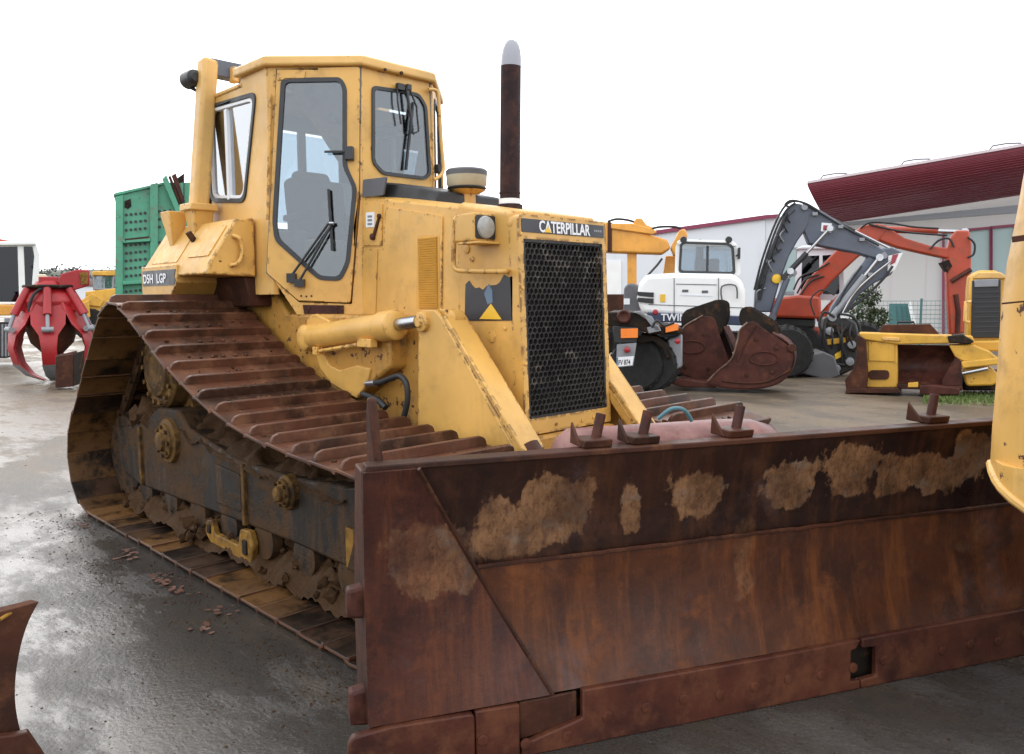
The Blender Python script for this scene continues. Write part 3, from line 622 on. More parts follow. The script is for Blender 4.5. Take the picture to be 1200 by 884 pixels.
b.prismX(rpoly([(yA, zB), (-.33, zB), (-.33, zT), (yA, zT)], .012), .90, 1.055); lh = b.build('headlight_housing', M['yellow'], DZ, bevel=.006)
b = MB(); b.prismX(rpoly([(yA+.008, zB+.012), (-.350, zB+.012), (-.350, zT-.012), (yA+.008, zT-.012)], .02), 1.052, 1.060); b.build('bezel', M['black'], lh)
b = MB(); cy_, cz_ = (yA-.345)/2, (zB+zT)/2; rr_ = [(.0, .058)]; b.lathe([(.062, 0), (.056, .012), (.03, .020), (.004, .022)], (1.058, cy_, cz_), (1, 0, 0), 24); lz = b.build('lens', M['lens'], lh)
b = MB()
b.prismX(rpoly([(yA-.004, zB-.014), (-.36, zB-.014), (-.36, zB-.002), (yA-.004, zB-.002)], .004), .93, 1.10); b.build('lamp_bracket', M['yellow'], lh, bevel=.002)
b = MB(); hr = [onY(536, 254, -.36), onY(533.5, 258, -.43), onY(532.5, 268, -.43), onY(532, 285, -.43), onY(531.5, 307, -.43), onY(533.5, 315, -.43), onY(541, 317.5, -.43), onY(560, 318, -.43), onY(587, 318.5, -.43), onY(594, 318, -.36)]
b.tube(catmull(hr, 5), .0135, 10); b.build('handrail', M['yellow'], DZ)
# ---- gusset arms either side of the nose
for sg in (-1, 1):
    def y(v): return sg*(v if sg < 0 else v-.085)
    b = MB(); b.prismY([(.665, .60), (.70, 1.50), (.735, 1.535), (.84, 1.535), (.90, 1.49), (1.46, .84), (1.50, .62)], y(.605), y(.575)); b.build('lift_support', M['yellow'], DZ, bevel=.006)
    b = MB(); d = Vector((.62, 0, -.69)).normalized(); up_ = Vector((.69, 0, .62)).normalized(); p0 = Vector((.885, y(.525), 1.525)); p1 = Vector((1.50, y(.525), .84))
    b.bar(p0+d*.03, p1, .155, .03, up_); b.bar(p0-up_*.04+Vector((0, sg*.07, 0)), p1-up_*.04+Vector((0, sg*.07, 0)), .016, .06, up_); b.bar(p0-up_*.04-Vector((0, sg*.07, 0)), p1-up_*.04-Vector((0, sg*.07, 0)), .016, .06, up_)
    arm_o = b.build('brace', M['yellow_worn'], DZ, bevel=.012, seg=3)
    b = MB(); b.lathe([(.062, -.05), (.062, .02), (.040, .02), (.038, -.03)], p1+d*.01-up_*.02, d, 20); b.build('brace_end', M['rust_plain'], arm_o)
    b = MB(); b.lathe([(.055, -.02), (.055, .025), (.03, .03), (.028, .045)], (.745, y(.605), 1.47), (0, sg, 0), 20); b.build('pin_boss', M['yellow'], DZ, bevel=.004)
    b = MB(); b.lathe([(.045, -.06), (.045, .02), (.02, .03)], (.90, y(.53), 1.49), (0, sg, 0), 20); b.box((.86, y(.53), 1.50), (.06, .07, .08)); b.build('pin_boss', M['yellow'], DZ, bevel=.006)
    def y(v): return sg*v
    # lift cylinder
    A_, B_ = Vector((-.40, y(.62), 1.352)), Vector((.53, y(.62), 1.452)); dx = (B_-A_).normalized()
    b = MB(); b.lathe([(.06, 0), (.078, .03), (.078, .78), (.088, .785), (.088, .92), (.07, .935), (.05, .94)], A_+dx*.0, dx, 28); lc = b.build('lift_cylinder', M['yellow'], DZ, bevel=.004)
    b = MB(); b.cyl(A_+dx*.93, Vector((.72, y(.62), 1.472)), .036, 20); b.build('rod', M['chrome'], lc)
    b = MB(); b.lathe([(.075, -.05), (.085, -.04), (.085, .04), (.06, .055), (.03, .06)], A_-dx*.04, (0, sg, 0), 24); b.build('eye', M['yellow'], lc, bevel=.004)
    b = MB(); b.tube([A_+dx*.12+Vector((0, sg*.05, -.10)), A_+dx*.62+Vector((0, sg*.05, -.088))], .013, 10); b.box(A_+dx*.15+Vector((0, sg*.05, -.095)), (.05, .05, .05)); b.box(A_+dx*.70+Vector((0, sg*.05, -.085)), (.14, .05, .05)); b.build('oil_line', M['yellow'], lc, bevel=.005)
    b = MB(); q = lambda px, py: (onY(px, py, -.60).x, onY(px, py, -.60).z)
    b.prismY([q(*p) for p in ((362, 372), (372, 368), (388, 376), (386, 400), (381, 415), (388, 428), (400, 434), (420, 428), (436, 432), (432, 450), (420, 467), (404, 458), (389, 449), (377, 432), (370, 408), (360, 396))], y(.585), y(.615)); b.build('cylinder_bracket', M['yellow'], DZ, bevel=.008)
    if sg < 0:
        b = MB(); b.tube(catmull([onY(*p, -.64) for p in ((433, 449), (446, 448), (459, 443), (468, 441), (475, 447), (477.5, 458), (477, 473), (473, 489))], 6), .017, 10); hs_ = b.build('hose', M['rubber'], DZ)
        b = MB(); b.cyl(onY(430, 450, -.64), onY(440, 449, -.64), .02, 10); b.build('fitting', M['steel_bright'], hs_)
        b = MB(); b.tube(catmull([onY(*p, -.63) for p in ((425, 462), (436, 466), (444, 470), (452, 478))], 5), .019, 10); b.build('hose', M['rubber'], DZ)
# ---- cab
cab = bpy.data.objects.new('cab', None); COL.objects.link(cab); cab.parent = DZ
F_, D_ = Vector((-.268, -.292, 0)), Vector((-.70, -.72, 0)); AU = (F_-D_).normalized(); AL = (F_-D_).length; AN = AU.cross(Vector((0, 0, 1)))
def A2(px, py): p = onp(px, py, D_, AN); return ((p-D_).dot(AU), p.z)
def A3(a, z, off=0): return D_+AU*a+AN*off+Vector((0, 0, z))
def Ap(px, py, off=0): p = onp(px, py, D_+AN*off, AN); return p
UZ = Vector((0, 0, 1)); ZR = 3.098; XR = -1.62
def mir(v, sg): return Vector((v.x, -v.y*sg if sg > 0 else v.y, v.z)) if sg > 0 else v
zb = A2(348, 369)[1]; ab = A2(348, 369)[0]; zl = A2(300, 327)[1]
doorP = [A2(*p) for p in ((325, 82), (422, 78.5), (421, 230), (411, 355), (351, 353), (313, 320))]
winP = [A2(*p) for p in ((332.5, 95), (399, 94), (404.5, 104), (404.5, 195), (416.5, 221), (408, 308), (399, 327), (375, 326), (325, 281), (322.5, 261))]
for sg in (-1, 1):
    f = lambda v: Vector((v.x, v.y if sg < 0 else -v.y, v.z))
    th = .045 if sg < 0 else -.045
    side_u, side_o = f(AU), f(D_)
    on = lambda off: f(D_+AN*off)
    b = MB(); b.panel([[(0, zl), (ab, zb), (AL, zb-.01), (AL, ZR), (0, ZR)], inset(doorP, -.008)], on(0), side_u, UZ, th)
    b.build('door_post', M['yellow'], cab, bevel=.004)
    b = MB(); b.panel([rpoly(doorP, [.01, .02, .01, .02, .02, .02], 3), rpoly(winP, .035)], on(.012), side_u, UZ, th*.8); dr = b.build('door', M['yellow'], DZ, bevel=.006)
    b = MB(); b.panel([rpoly(inset(winP, -.014), .04), rpoly(inset(winP, .014), .035)], on(.020), side_u, UZ, th*.5); b.build('window_seal', M['seal'], dr, bevel=.005)
    b = MB(); b.panel([rpoly(inset(winP, .004), .035)], on(.008), side_u, UZ, th*.12); b.build('window', M['glass'], dr)
    b = MB(); b.tube([on(.02)+side_u*A2(318, 120)[0]+UZ*2.92, on(.02)+side_u*A2(314, 240)[0]+UZ*2.12], .010, 8); b.build('hinge', M['yellow'], dr)
    if sg < 0:
        b = MB(); b.bar(Ap(380, 178, .05), Ap(404, 177.5, .05), .014, .014, AN); b.box(Ap(409.5, 180, .03), (.055, .05, .085), Matrix((AU, AN, UZ)).transposed()); b.build('door_handle', M['seal'], dr, bevel=.004)
        wp = MB()
        for (p, q_) in (((341, 324), (385, 262)), ((350, 331), (389, 263))): wp.tube([Ap(*p, .05), Ap(*q_, .055)], .0085, 8)
        wp.box(Ap(342, 326, .035), (.055, .06, .06), Matrix((AU, AN, UZ)).transposed()); wp.box(Ap(351.5, 332, .035), (.06, .06, .05), Matrix((AU, AN, UZ)).transposed())
        wp.bar(Ap(385, 222, .04), Ap(389.5, 294, .04), .014, .024, AN); wp.build('wiper', M['black'], dr)
        wp = MB(); wp.tube([Ap(386, 262, .06), Ap(391, 262, .06)], .012, 8); wp.build('wiper_link', M['steel_bright'], dr)
        b = MB(); b.panel([[A2(*p) for p in ((326, 86), (359, 84), (358, 93), (326, 95))]], on(.02), side_u, UZ, .006); b.build('door_plate', M['yellow'], dr, bevel=.002)
        b = MB(); b.panel([[A2(*p) for p in ((355, 357.5), (403, 358), (403, 369), (357, 368))]], on(.012), side_u, UZ, .014); spl = b.build('step_plate', M['rust_red'], cab, bevel=.003)
        for (px, py) in ((362, 361), (360, 366), (394, 360), (394, 366), (401, 362)):
            bb = MB(); bb.lathe([(.012, 0), (.011, .009)], Ap(px, py, .012), AN, 6); bb.build('bolt', M['rust_plain'], cab)
        for (px, py) in ((353, 347), (359, 347.5), (365, 347)): bb = MB(); bb.lathe([(.007, 0), (.006, .005)], Ap(px, py, .012), AN, 6); bb.build('bolt', M['rust_plain'], dr)
    # side wall with the sliding window
    sw = [(onY(*p, -.72).x, onY(*p, -.72).z) for p in ((299.5, 111), (246, 123), (246, 232), (287, 235))]
    xl_ = max(sw[1][0]-.17, XR+.055); sw[1] = (xl_, sw[1][1]-.02); sw[2] = (xl_, sw[2][1]-.02)
    o0 = Vector((0, -.72 if sg < 0 else .72, 0))
    b = MB(); b.panel([[(XR, 1.63), (-.70, 1.63), (-.70, ZR), (-1.05, ZR), (-1.08, 3.04), (XR, 3.03)], rpoly(sw, .07)], o0, (1, 0, 0), UZ, th); b.build('side_wall', M['yellow_clean'], cab, bevel=.004)
    b = MB(); b.panel([rpoly(inset(sw, -.018), .08), rpoly(inset(sw, .012), .07)], o0+Vector((0, sg*.012, 0)), (1, 0, 0), UZ, th*.5); b.build('window_seal', M['seal'], cab, bevel=.004)
    b = MB(); b.panel([rpoly(inset(sw, .012), .07), rpoly(inset(sw, .034), .055)], o0+Vector((0, sg*.006, 0)), (1, 0, 0), UZ, th*.5)
    xm = onY(267, 170, -.72).x; b.box((xm, o0.y-sg*.002, (sw[0][1]+sw[3][1])/2), (.035, .03, abs(sw[0][1]-sw[3][1])-.05)); b.build('sliding_frame', M['white'], cab, bevel=.003)
    b = MB(); b.panel([rpoly(inset(sw, .02), .07)], o0+Vector((0, -sg*.012, 0)), (1, 0, 0), UZ, th*.1); b.build('side_window', M['glass_sky'], cab)
wsP = [(onX(*p, -.268).y, onX(*p, -.268).z) for p in ((437, 103), (472, 108), (490, 112), (498, 125), (503, 204), (497, 209), (448, 203), (437, 190))]
b = MB(); b.panel([[(-.290, 2.2), (.290, 2.2), (.290, ZR), (-.290, ZR)], rpoly(wsP, .03)], (-.268, 0, 0), (0, 1, 0), UZ, .045); b.build('front_wall', M['yellow'], cab, bevel=.004)
b = MB(); b.panel([rpoly(inset(wsP, -.012), .035), rpoly(inset(wsP, .010), .03)], (-.256, 0, 0), (0, 1, 0), UZ, .03); b.build('window_seal', M['seal'], cab, bevel=.004)
b = MB(); b.panel([rpoly(wsP, .03)], (-.266, 0, 0), (0, 1, 0), UZ, .006); b.build('windscreen', M['glass'], cab)
b = MB(); b.panel([[(-.72, 1.63), (.72, 1.63), (.72, 3.03), (-.72, 3.03)], rpoly([(-.62, 2.15), (.62, 2.15), (.62, 2.92), (-.62, 2.92)], .08)], (XR, 0, 0), (0, 1, 0), UZ, -.045); b.build('rear_wall', M['yellow'], cab)
b = MB(); b.panel([rpoly([(-.60, 2.2), (.60, 2.2), (.60, 2.9), (-.60, 2.9)], .08)], (XR+.01, 0, 0), (0, 1, 0), UZ, .006); b.build('rear_window', M['glass'], cab)
yb_ = onX(352, 180, XR).y; ye_ = onX(393, 165, XR).y
b = MB(); b.box((XR+.02, yb_, 2.53), (.05, .06, .80)); b.build('rear_window_bar', M['interior'], cab, bevel=.01)
b = MB(); b.panel([rpoly([(ye_, 2.12), (.66, 2.12), (.66, 2.96), (ye_, 2.96)], .03)], (XR+.055, 0, 0), (0, 1, 0), UZ, .02); b.build('rear_panel', M['interior'], cab, bevel=.006)
b = MB(); b.box((XR+.14, ye_-.16, 2.40), (.14, .34, .26)); b.build('filter_box', M['wall_cool'], cab, bevel=.02)
b = MB()
RP = [(-.255, -.275), (-.69, -.725), (-1.06, -.735), (-1.06, .735), (-.69, .725), (-.255, .275)]
def off(P_, d): return [(x*1.0 + (d if x > -.5 else -d*.5 if x < -1.0 else d*.3), yv + (d if yv > 0 else -d)) for x, yv in P_]
b.loft([[(x, yv, 3.092) for x, yv in off(RP, .022)], [(x, yv, 3.105) for x, yv in off(RP, .03)], [(x, yv, 3.150) for x, yv in off(RP, .026)], [(x, yv, 3.168) for x, yv in off(RP, -.01)], [(x*.8-.12, yv*.6, 3.178) for x, yv in RP]])
b.build('roof', M['yellow_clean'], cab, bevel=.006)
b = MB(); b.panel([[(x, yv) for x, yv in off(RP, -.03)]], (0, 0, 3.09), (1, 0, 0), (0, 1, 0), .012); b.build('headliner', M['interior'], cab)
b = MB(); b.box((-1.34, 0, 3.045), (.60, 1.46, .03)); b.build('rear_roof', M['yellow_clean'], cab, bevel=.01)
b = MB(); b.panel([[(x, yv) for x, yv in off(RP, -.05)]], (0, 0, 1.70), (1, 0, 0), (0, 1, 0), .02); b.box((-1.32, 0, 1.69), (.58, 1.34, .02)); b.build('floor', M['interior'], cab)
for nm, (px, py), rr in (('roof_bolt', (470, 86), .012), ('roof_bolt', (451, 82), .010)):
    bb = MB(); bb.lathe([(rr, 0), (rr, .01)], onX(px, py, -.225), (1, 0, 0), 8); bb.build(nm, M['rust_plain'], cab)
for o_ in list(cab.children)+[c_ for c_ in DZ.children if c_.name.startswith('door')]:
    if o_.name.split('.')[0] in ('door', 'door_post', 'side_wall', 'front_wall', 'rear_wall'):      # lined on the inside
        o_.data.materials.append(M['interior'])
        for p in o_.data.polygons:
            d_ = Vector((p.center.x+1.0, p.center.y, 0)).normalized()
            if p.normal.dot(d_) < -.35: p.material_index = 1
# interior: seat, console, levers
b = MB(); b.box((-1.12, 0, 2.02), (.48, .50, .14)); b.prism([(-1.36, -.24, 2.05), (-1.36, .24, 2.05), (-1.42, .24, 2.50), (-1.42, -.24, 2.50)], (.12, 0, .02)); b.box((-1.12, 0, 1.83), (.36, .40, .24)); b.build('operator_seat', M['seat'], cab, bevel=.04, seg=3)
b = MB(); b.prism([(-1.43, -.17, 2.49), (-1.43, .17, 2.49), (-1.45, .14, 2.58), (-1.45, -.14, 2.58)], (.09, 0, .0)); b.build('headrest', M['seat'], cab, bevel=.03, seg=3)
for yy in (-.28, .28):
    b = MB(); b.box((-1.12, yy, 2.20), (.34, .07, .05)); b.box((-1.22, yy, 2.10), (.05, .05, .18)); b.build('armrest', M['seat'], cab, bevel=.015)
b = MB(); b.prismX([(-.20, 2.22), (.20, 2.22), (.17, 2.36), (-.17, 2.36)], -.44, -.38); b.build('dashboard', M['black'], cab, bevel=.012)
b = MB(); b.box((-1.0, .52, 2.22), (.42, .10, .10)); b.build('side_panel_box', M['black'], cab, bevel=.015)
b = MB(); b.tube(catmull([(-.60, -.16, 1.75), (-.58, -.15, 2.1), (-.60, -.10, 2.3), (-.66, -.06, 2.36)], 5), .012, 8); b.build('cable', M['rubber'], cab)
b = MB(); b.box((-.72, -.30, 1.86), (.16, .26, .30)); b.build('heater_box', M['cream'], cab, bevel=.02)
b = MB(); b.prismY([(-.62, 1.72), (-.36, 1.72), (-.33, 2.22), (-.47, 2.28)], -.22, .22); b.box((-1.05, .42, 1.98), (.5, .16, .5)); b.box((-1.05, -.42, 1.90), (.42, .12, .36)); b.build('console', M['interior'], cab, bevel=.02)
b = MB(); b.tube([(-.80, .24, 1.7), (-.78, .24, 2.2), (-.74, .22, 2.40)], .014, 8); b.lathe([(.03, 0), (.035, .04), (.02, .07)], (-.74, .22, 2.38), (0, 0, 1), 12); b.tube([(-.75, -.30, 1.7), (-.72, -.30, 2.12), (-.70, -.28, 2.2)], .014, 8); b.lathe([(.03, 0), (.035, .04), (.02, .07)], (-.70, -.28, 2.2), (0, 0, 1), 12); b.build('lever', M['black'], cab)
# front wipers, grab rail
b = MB(); xq = -.235
b.box(onX(469, 102, xq), (.03, .055, .04)); b.box(onX(478.5, 102.5, xq), (.03, .035, .035))
b.tube([onX(476, 103, xq), onX(482, 140, xq+.01), onX(481, 155, xq)], .010, 8); b.bar(onX(484, 120, xq-.01), onX(475.5, 199, xq-.01), .013, .02, (1, 0, 0))
b.tube([onX(465.5, 103, xq), onX(466, 120, xq), onX(470, 146, xq)], .006, 6); b.tube([onX(480, 104, xq), onX(488, 125, xq), onX(490.5, 154, xq), onX(484, 157, xq)], .007, 6); b.build('wiper', M['black'], cab)
b = MB(); b.tube(catmull([onX(*p, -.235) for p in ((502, 105), (509, 105.5), (513, 110), (515, 130), (517, 165), (519.5, 192), (519, 201), (515, 207), (508.5, 211))], 5), .0125, 10); b.build('grab_rail', M['yellow_clean'], cab)
b = MB(); b.box(onX(513, 198, -.26), (.05, .03, .06)); b.build('mirror_bracket', M['black'], cab, bevel=.005)
# ---- fender box and fuel tank beside the cab
for sg in (-1, 1):
    def y(v): return sg*v
    sec = [(y(.735), 2.145), (y(.865), 2.135), (y(1.058), 1.842), (y(1.075), 1.765), (y(.735), 1.752)]
    b = MB(); b.prismX(sec, -2.02, -.905); fd = b.build('fender_box', M['yellow_worn'], DZ, bevel=.012)
    b = MB(); b.prism([(-2.03, y(1.08), 1.843), (-2.03, y(1.08), 1.628), (-1.50, y(1.08), 1.628), (-1.385, y(1.08), 1.72), (-1.385, y(1.08), 1.843)], (0, sg*-.46, 0)); tk = b.build('tank', M['yellow'], DZ, bevel=.006)
    b = MB(); b.prismX([(y(.60), 1.752), (y(.80), 1.752), (y(.75), 1.55), (y(.60), 1.55)], -1.6, -.95); b.build('fender_bracket', M['rust_plain'], DZ, bevel=.01)
    if sg < 0:
        n_ = Vector((0, -.293, .193)).normalized()*1; n_ = Vector((0, -.835, .55)).normalized()
        # decal on the outer face and lettering
        b = MB(); b.panel([[(-2.0, 1.702), (-1.43, 1.702), (-1.40, 1.735), (-1.42, 1.760), (-1.39, 1.812), (-2.0, 1.812)]], (0, -1.0835, 0), (1, 0, 0), UZ, .003); dc = b.build('decal', M['sticker_black'], tk)
        lettering('D5H', .092, (-1.985, -1.086, 1.722), (1, 0, 0), UZ, M['white'], dc, 1.08, .02, .0012); lettering('LGP', .092, (-1.73, -1.086, 1.722), (1, 0, 0), UZ, M['white'], dc, 1.08, .02, .0012)
        so_, su, sv = Vector((0, -.865, 2.135)), Vector((1, 0, 0)), Vector((0, -.193, -.293)).normalized()
        b = MB(); b.panel([rpoly([(-1.30, .05), (-.97, .05), (-.97, .30), (-1.30, .30)], .015)], so_+n_*.008, su, sv, -.012 if su.cross(sv).dot(n_) < 0 else .012); b.build('battery_cover', M['yellow'], fd, bevel=.003)
        b = MB(); b.panel([rpoly([(-1.90, .0), (-1.45, .0), (-1.45, .33), (-1.90, .33)], .01)], so_+n_*.006, su, sv, -.012 if su.cross(sv).dot(n_) < 0 else .012); b.build('tank_cover', M['yellow'], fd, bevel=.003)
        lettering('A1', .05, so_+n_*.0095+su*-1.08+sv*.20, su, -sv, M['sticker_black'], fd, .8, .0, .001, name='stencil') if False else None
        b = MB(); hp = [onX(*p, -.872) for p in ((275, 276), (280, 279), (283.5, 288), (283, 301), (278, 309), (272, 311))]; hp[0].x = hp[-1].x = -.90
        b.tube(catmull(hp, 5), .014, 10); b.build('handle', M['yellow'], fd)
        b = MB(); b.box((-1.39, -.95, 2.02), (.05, .12, .03), Matrix.Rotation(R(-56), 3, 'X')); b.build('hinge', M['rust_plain'], fd, bevel=.004)
# roll-over posts behind the cab with their cross beam
P0 = onX(233, 243, -1.50); P1 = onX(244, 70, -1.50)
rp = bpy.data.objects.new('roll_over_frame', None); COL.objects.link(rp); rp.parent = DZ
for sg in (-1, 1):
    f = lambda v: Vector((v.x, v.y if sg < 0 else -v.y, v.z))
    b = MB(); b.bar(f(P0), f(P1), .115, .125, (1, 0, 0)); b.build('post', M['yellow_clean'], rp, bevel=.028, seg=4)
    b = MB(); b.box(f(P0)+Vector((0, 0, -.005)), (.20, .20, .05)); b.build('post_foot', M['yellow_clean'], rp, bevel=.008)
    b = MB(); b.loft([[f(P0)+Vector((dx_, dy_, -.02)) for dx_, dy_ in ((-.08, -.08), (.08, -.08), (.08, .08), (-.08, .08))], [f(P0)+Vector((dx_*.7, dy_*.7, -.20)) for dx_, dy_ in ((-.08, -.08), (.08, -.08), (.08, .08), (-.08, .08))]]); b.build('post_stub', M['yellow'], rp, bevel=.01)
    q0 = f(onX(203, 249, -1.75)); b = MB(); b.loft([[q0+Vector((dx_, dy_, 0)) for dx_, dy_ in ((-.08, -.07), (.09, -.07), (.09, .07), (-.08, .07))], [q0+Vector((dx_*.35+.02, dy_*.45, -.26)) for dx_, dy_ in ((-.08, -.07), (.09, -.07), (.09, .07), (-.08, .07))]]); b.build('filler_guard', M['yellow'], rp, bevel=.006)
b = MB(); b.box((P1.x, 0, P1.z-.055), (.10, -2*P1.y, .12)); b.build('cross_beam', M['greyblue'], rp, bevel=.01)
for c_, s_ in (((P1.x+.06, P1.y+.16, P1.z-.09), (.08, .05, .11)), ((P1.x+.10, P1.y+.42, P1.z-.05), (.10, .08, .12))):
    b = MB(); b.box(c_, s_); b.build('beam_clamp', M['yellow_clean'], rp, bevel=.012)
c = onX(223.5, 93, -1.60); b = MB(); b.lathe([(.03, -.09), (.055, -.07), (.062, .0), (.062, .05), (.05, .06)], c, (-1, 0, 0), 20); b.tube([c+Vector((0, .0, -.06)), c+Vector((.05, .06, -.10))], .012, 8); b.build('work_lamp', M['black'], rp)

# ---- blade assembly, in its own frame: x forward, y along the blade, z up
BA = R(-25.5933)
bl = bpy.data.objects.new('blade', None); COL.objects.link(bl); bl.parent = DZ; bl.location = (2.999, 0, 0); bl.rotation_euler = (0, 0, BA)
SL, SR = -2.126, 1.86
prof = [(0, 1.044), (-.034, .93), (-.064, .80), (-.078, .664), (-.080, .54), (-.062, .40), (-.030, .28), (.0, .205)]
def pz(z):
    for (x0, z0), (x1, z1) in zip(prof, prof[1:]):
        if z <= z0 and z >= z1: return x0+(x1-x0)*(z0-z)/(z0-z1)
    return 0
def wob(s, z): return .010*noise.noise(Vector((s*1.3, z*2.2, 4.2))) + .005*noise.noise(Vector((s*4, z*5, 1)))
b = MB(); NS = 60; rows = []
zs = [1.044, 1.0, .95, .9, .85, .8, .75, .7, .664]
front = [[(pz(z)+wob(s, z)*min(1, (1.044-z)*8), s, z) for z in zs] for s in [SL+(SR-SL)*k/NS for k in range(NS+1)]]
b.loft([fr+[(p[0]-.028, p[1], p[2]) for p in fr[::-1]] for fr in front]); b.build('moldboard', M['blade'], bl)
b = MB(); zs = [.662, .60, .54, .47, .40, .33, .27, .20]
front = [[(pz(z)+.012+wob(s, z), s, z) for z in zs] for s in [SL+(SR-SL)*k/NS for k in range(NS+1)]]
b.loft([fr+[(p[0]-.03, p[1], p[2]) for p in fr[::-1]] for fr in front]); b.build('lower_plate', M['blade_low'], bl)
b = MB(); b.tube([(pz(.664)+.012+wob(s, .664)+.004*noise.noise(Vector((s*30, 0, 0))), s, .664+.004*noise.noise(Vector((s*12, 3, 0)))) for s in [-1.73+(SR+1.73)*k/120 for k in range(121)]], .008, 6); b.build('weld_seam', M['rust_plain'], bl)
# corner plates, folded a little forward over the moldboard
for sg in (1, -1):
    ed = SL if sg > 0 else SR
    def sx(t): return ed+sg*t
    zs = [1.046, .95, .85, .75, .66, .57, .48, .39, .30, .20]; fr_ = []
    for k in range(7):
        t = k/6; col_ = []
        for z in zs:
            seam = .172+(.457)*(1.046-z)/.827; s_ = sx(-.004+(seam+.004)*t); xf = .030*(1-t)+(pz(z)+.026)*t + .25*pz(z)*(1-t)
            col_.append((xf+wob(s_, z)*.6, s_, z))
        fr_.append(col_)
    b = MB(); b.loft([c_+[(p[0]-.02, p[1], p[2]) for p in c_[::-1]] for c_ in fr_]); b.build('corner_plate', M['blade_wing'], bl)
    b = MB(); b.tube([(p[0]-.002, p[1]+sg*.004, p[2]) for p in fr_[-1]], .009, 6); b.build('weld_seam', M['rust_plain'], bl)
    b = MB(); b.prism([(-.012, ed-sg*.004, 1.044), (.0, ed-sg*.004, .2), (-.22, ed-sg*.006, .2), (-.24, ed-sg*.006, .55), (-.14, ed-sg*.006, 1.046)], (0, sg*.03, 0)); b.build('end_plate', M['rust_plain'], bl, bevel=.006)
    for z, w_ in ((.60, .11), (.24, .13)):
        b = MB(); b.prism([(-.10, ed-sg*.055, z-w_*.5), (-.10, ed-sg*.055, z+w_*.4), (-.10, ed+sg*.05, z+w_*.5), (-.10, ed+sg*.05, z-w_*.6)], (.06, 0, 0)); b.build('lug', M['rust_red'], bl, bevel=.012)
    b = MB(); b.prism([(-.07, ed+sg*.055, 1.02), (-.16, ed+sg*.035, 1.02), (-.135, ed+sg*.035, 1.22), (-.115, ed+sg*.035, 1.272), (-.10, ed+sg*.038, 1.265), (-.085, ed+sg*.045, 1.15)], (0, sg*.03, 0)); b.build('guide_fin', M['rust_plain'], bl, bevel=.008)
b = MB(); b.prism([(.006, SL+.01, 1.040), (-.075, SL+.01, 1.040), (-.075, SL+.01, 1.062), (.006, SL+.01, 1.062)], (0, SR-SL-.02, 0)); b.build('top_rail', M['rust_plain'], bl, bevel=.005)
# back of the blade: ribs, trunnion tube
b = MB()
b.box((-.24, -.13, .45), (.16, 3.7, .22)); b.build('back_beam', M['rust_plain'], bl, bevel=.01)
for s in (-1.6, -.95, -.3, .35, 1.0, 1.6):
    b = MB(); b.prism([(-.075, s, 1.0), (-.20, s, .95), (-.28, s, .5), (-.20, s, .2), (-.075, s, .22), (-.14, s, .45), (-.14, s, .65)], (0, .03, 0)); b.build('back_rib', M['rust_plain'], bl, bevel=.006)
tb = []
for s, k in ((-1.36, .55), (-1.34, .85), (-1.30, 1), (-.62, 1), (-.50, .97), (-.42, .85), (-.37, .65), (-.345, .35)):
    tb.append([(-.24+.165*math.cos(a)*k, s, .90+.20*math.sin(a)*k) for a in [2*math.pi*j/24 for j in range(24)]])
b = MB(); b.loft(tb); b.build('trunnion_cover', rusty('wet_red_cover', (.12, .045, .04), (.22, .10, .09), (.32, .17, .15), .85, amt=(.4, .7)), bl, smooth=60)
for i, s in enumerate((-1.287, -1.095, -.690, .285)):
    b = MB(); b.prism([(-.135, s-.055, 1.062), (-.135, s+.055, 1.062), (-.128, s+.055, 1.092), (-.128, s-.055, 1.092)], (.115, 0, 0)); b.prism([(-.138, s-.062, 1.064), (-.045, s-.062, 1.064), (-.13, s-.062, 1.145)], (0, .012, 0)); br = b.build('pin_bracket', M['rust_plain'], bl, bevel=.005)
    b = MB(); b.tube([(-.078, s+.010, 1.06), (-.088, s+.042, 1.175)], .019, 14); b.build('pin', M['rust_red'], br, bevel=.003)
b = MB(); b.tube(catmull([(-.16, -.97, 1.13), (-.13, -.93, 1.17), (-.12, -.88, 1.165), (-.13, -.84, 1.12)], 5), .008, 8); b.build('hose_end', plain('blue_hose', (.07, .17, .20), .5), bl)
# cutting edge in bolted sections
def edge(name, pts, x0=.0, th=.03, mat='edge'):
    b = MB(); b.prism([(x0+.02*(.2-z), s, z) for s, z in pts], (th, 0, 0)); return b.build(name, M[mat], bl, bevel=.006)
M['edge'] = rusty('cutting_edge_steel', (.032, .011, .009), (.088, .026, .015), (.135, .047, .021), .6, rand=False, amt=(.42, .7))
eb = edge('end_bit', rpoly([(-2.200, 0), (-1.775, 0), (-1.775, .192), (-2.06, .198), (-2.185, .185), (-2.20, .16)], .02), .012, .036)
ep1 = edge('cutting_edge', [(-1.770, 0), (-1.61, 0), (-1.61, .192), (-1.770, .195)], .010)
edge('worn_plate', [(-1.606, .05), (-1.385, .08), (-1.385, .192), (-1.606, .188)], .004, .014, 'rust_plain')
ep2 = edge('cutting_edge', [(-1.606, 0), (-.137, 0), (-.137, .035), (-.185, .038), (-.185, .165), (-.160, .17), (-.137, .205), (-.60, .200), (-1.372, .203), (-1.372, .10), (-1.43, .085), (-1.60, .045)], .010)
ep3 = edge('cutting_edge', [(-.130, .17), (-.060, .165), (-.055, .04), (-.130, .035), (-.130, 0), (1.45, 0), (1.45, .21), (-.130, .208)], .010)
edge('end_bit', [(1.455, 0), (1.93, 0), (1.93, .17), (1.75, .2), (1.455, .2)], .012, .036)
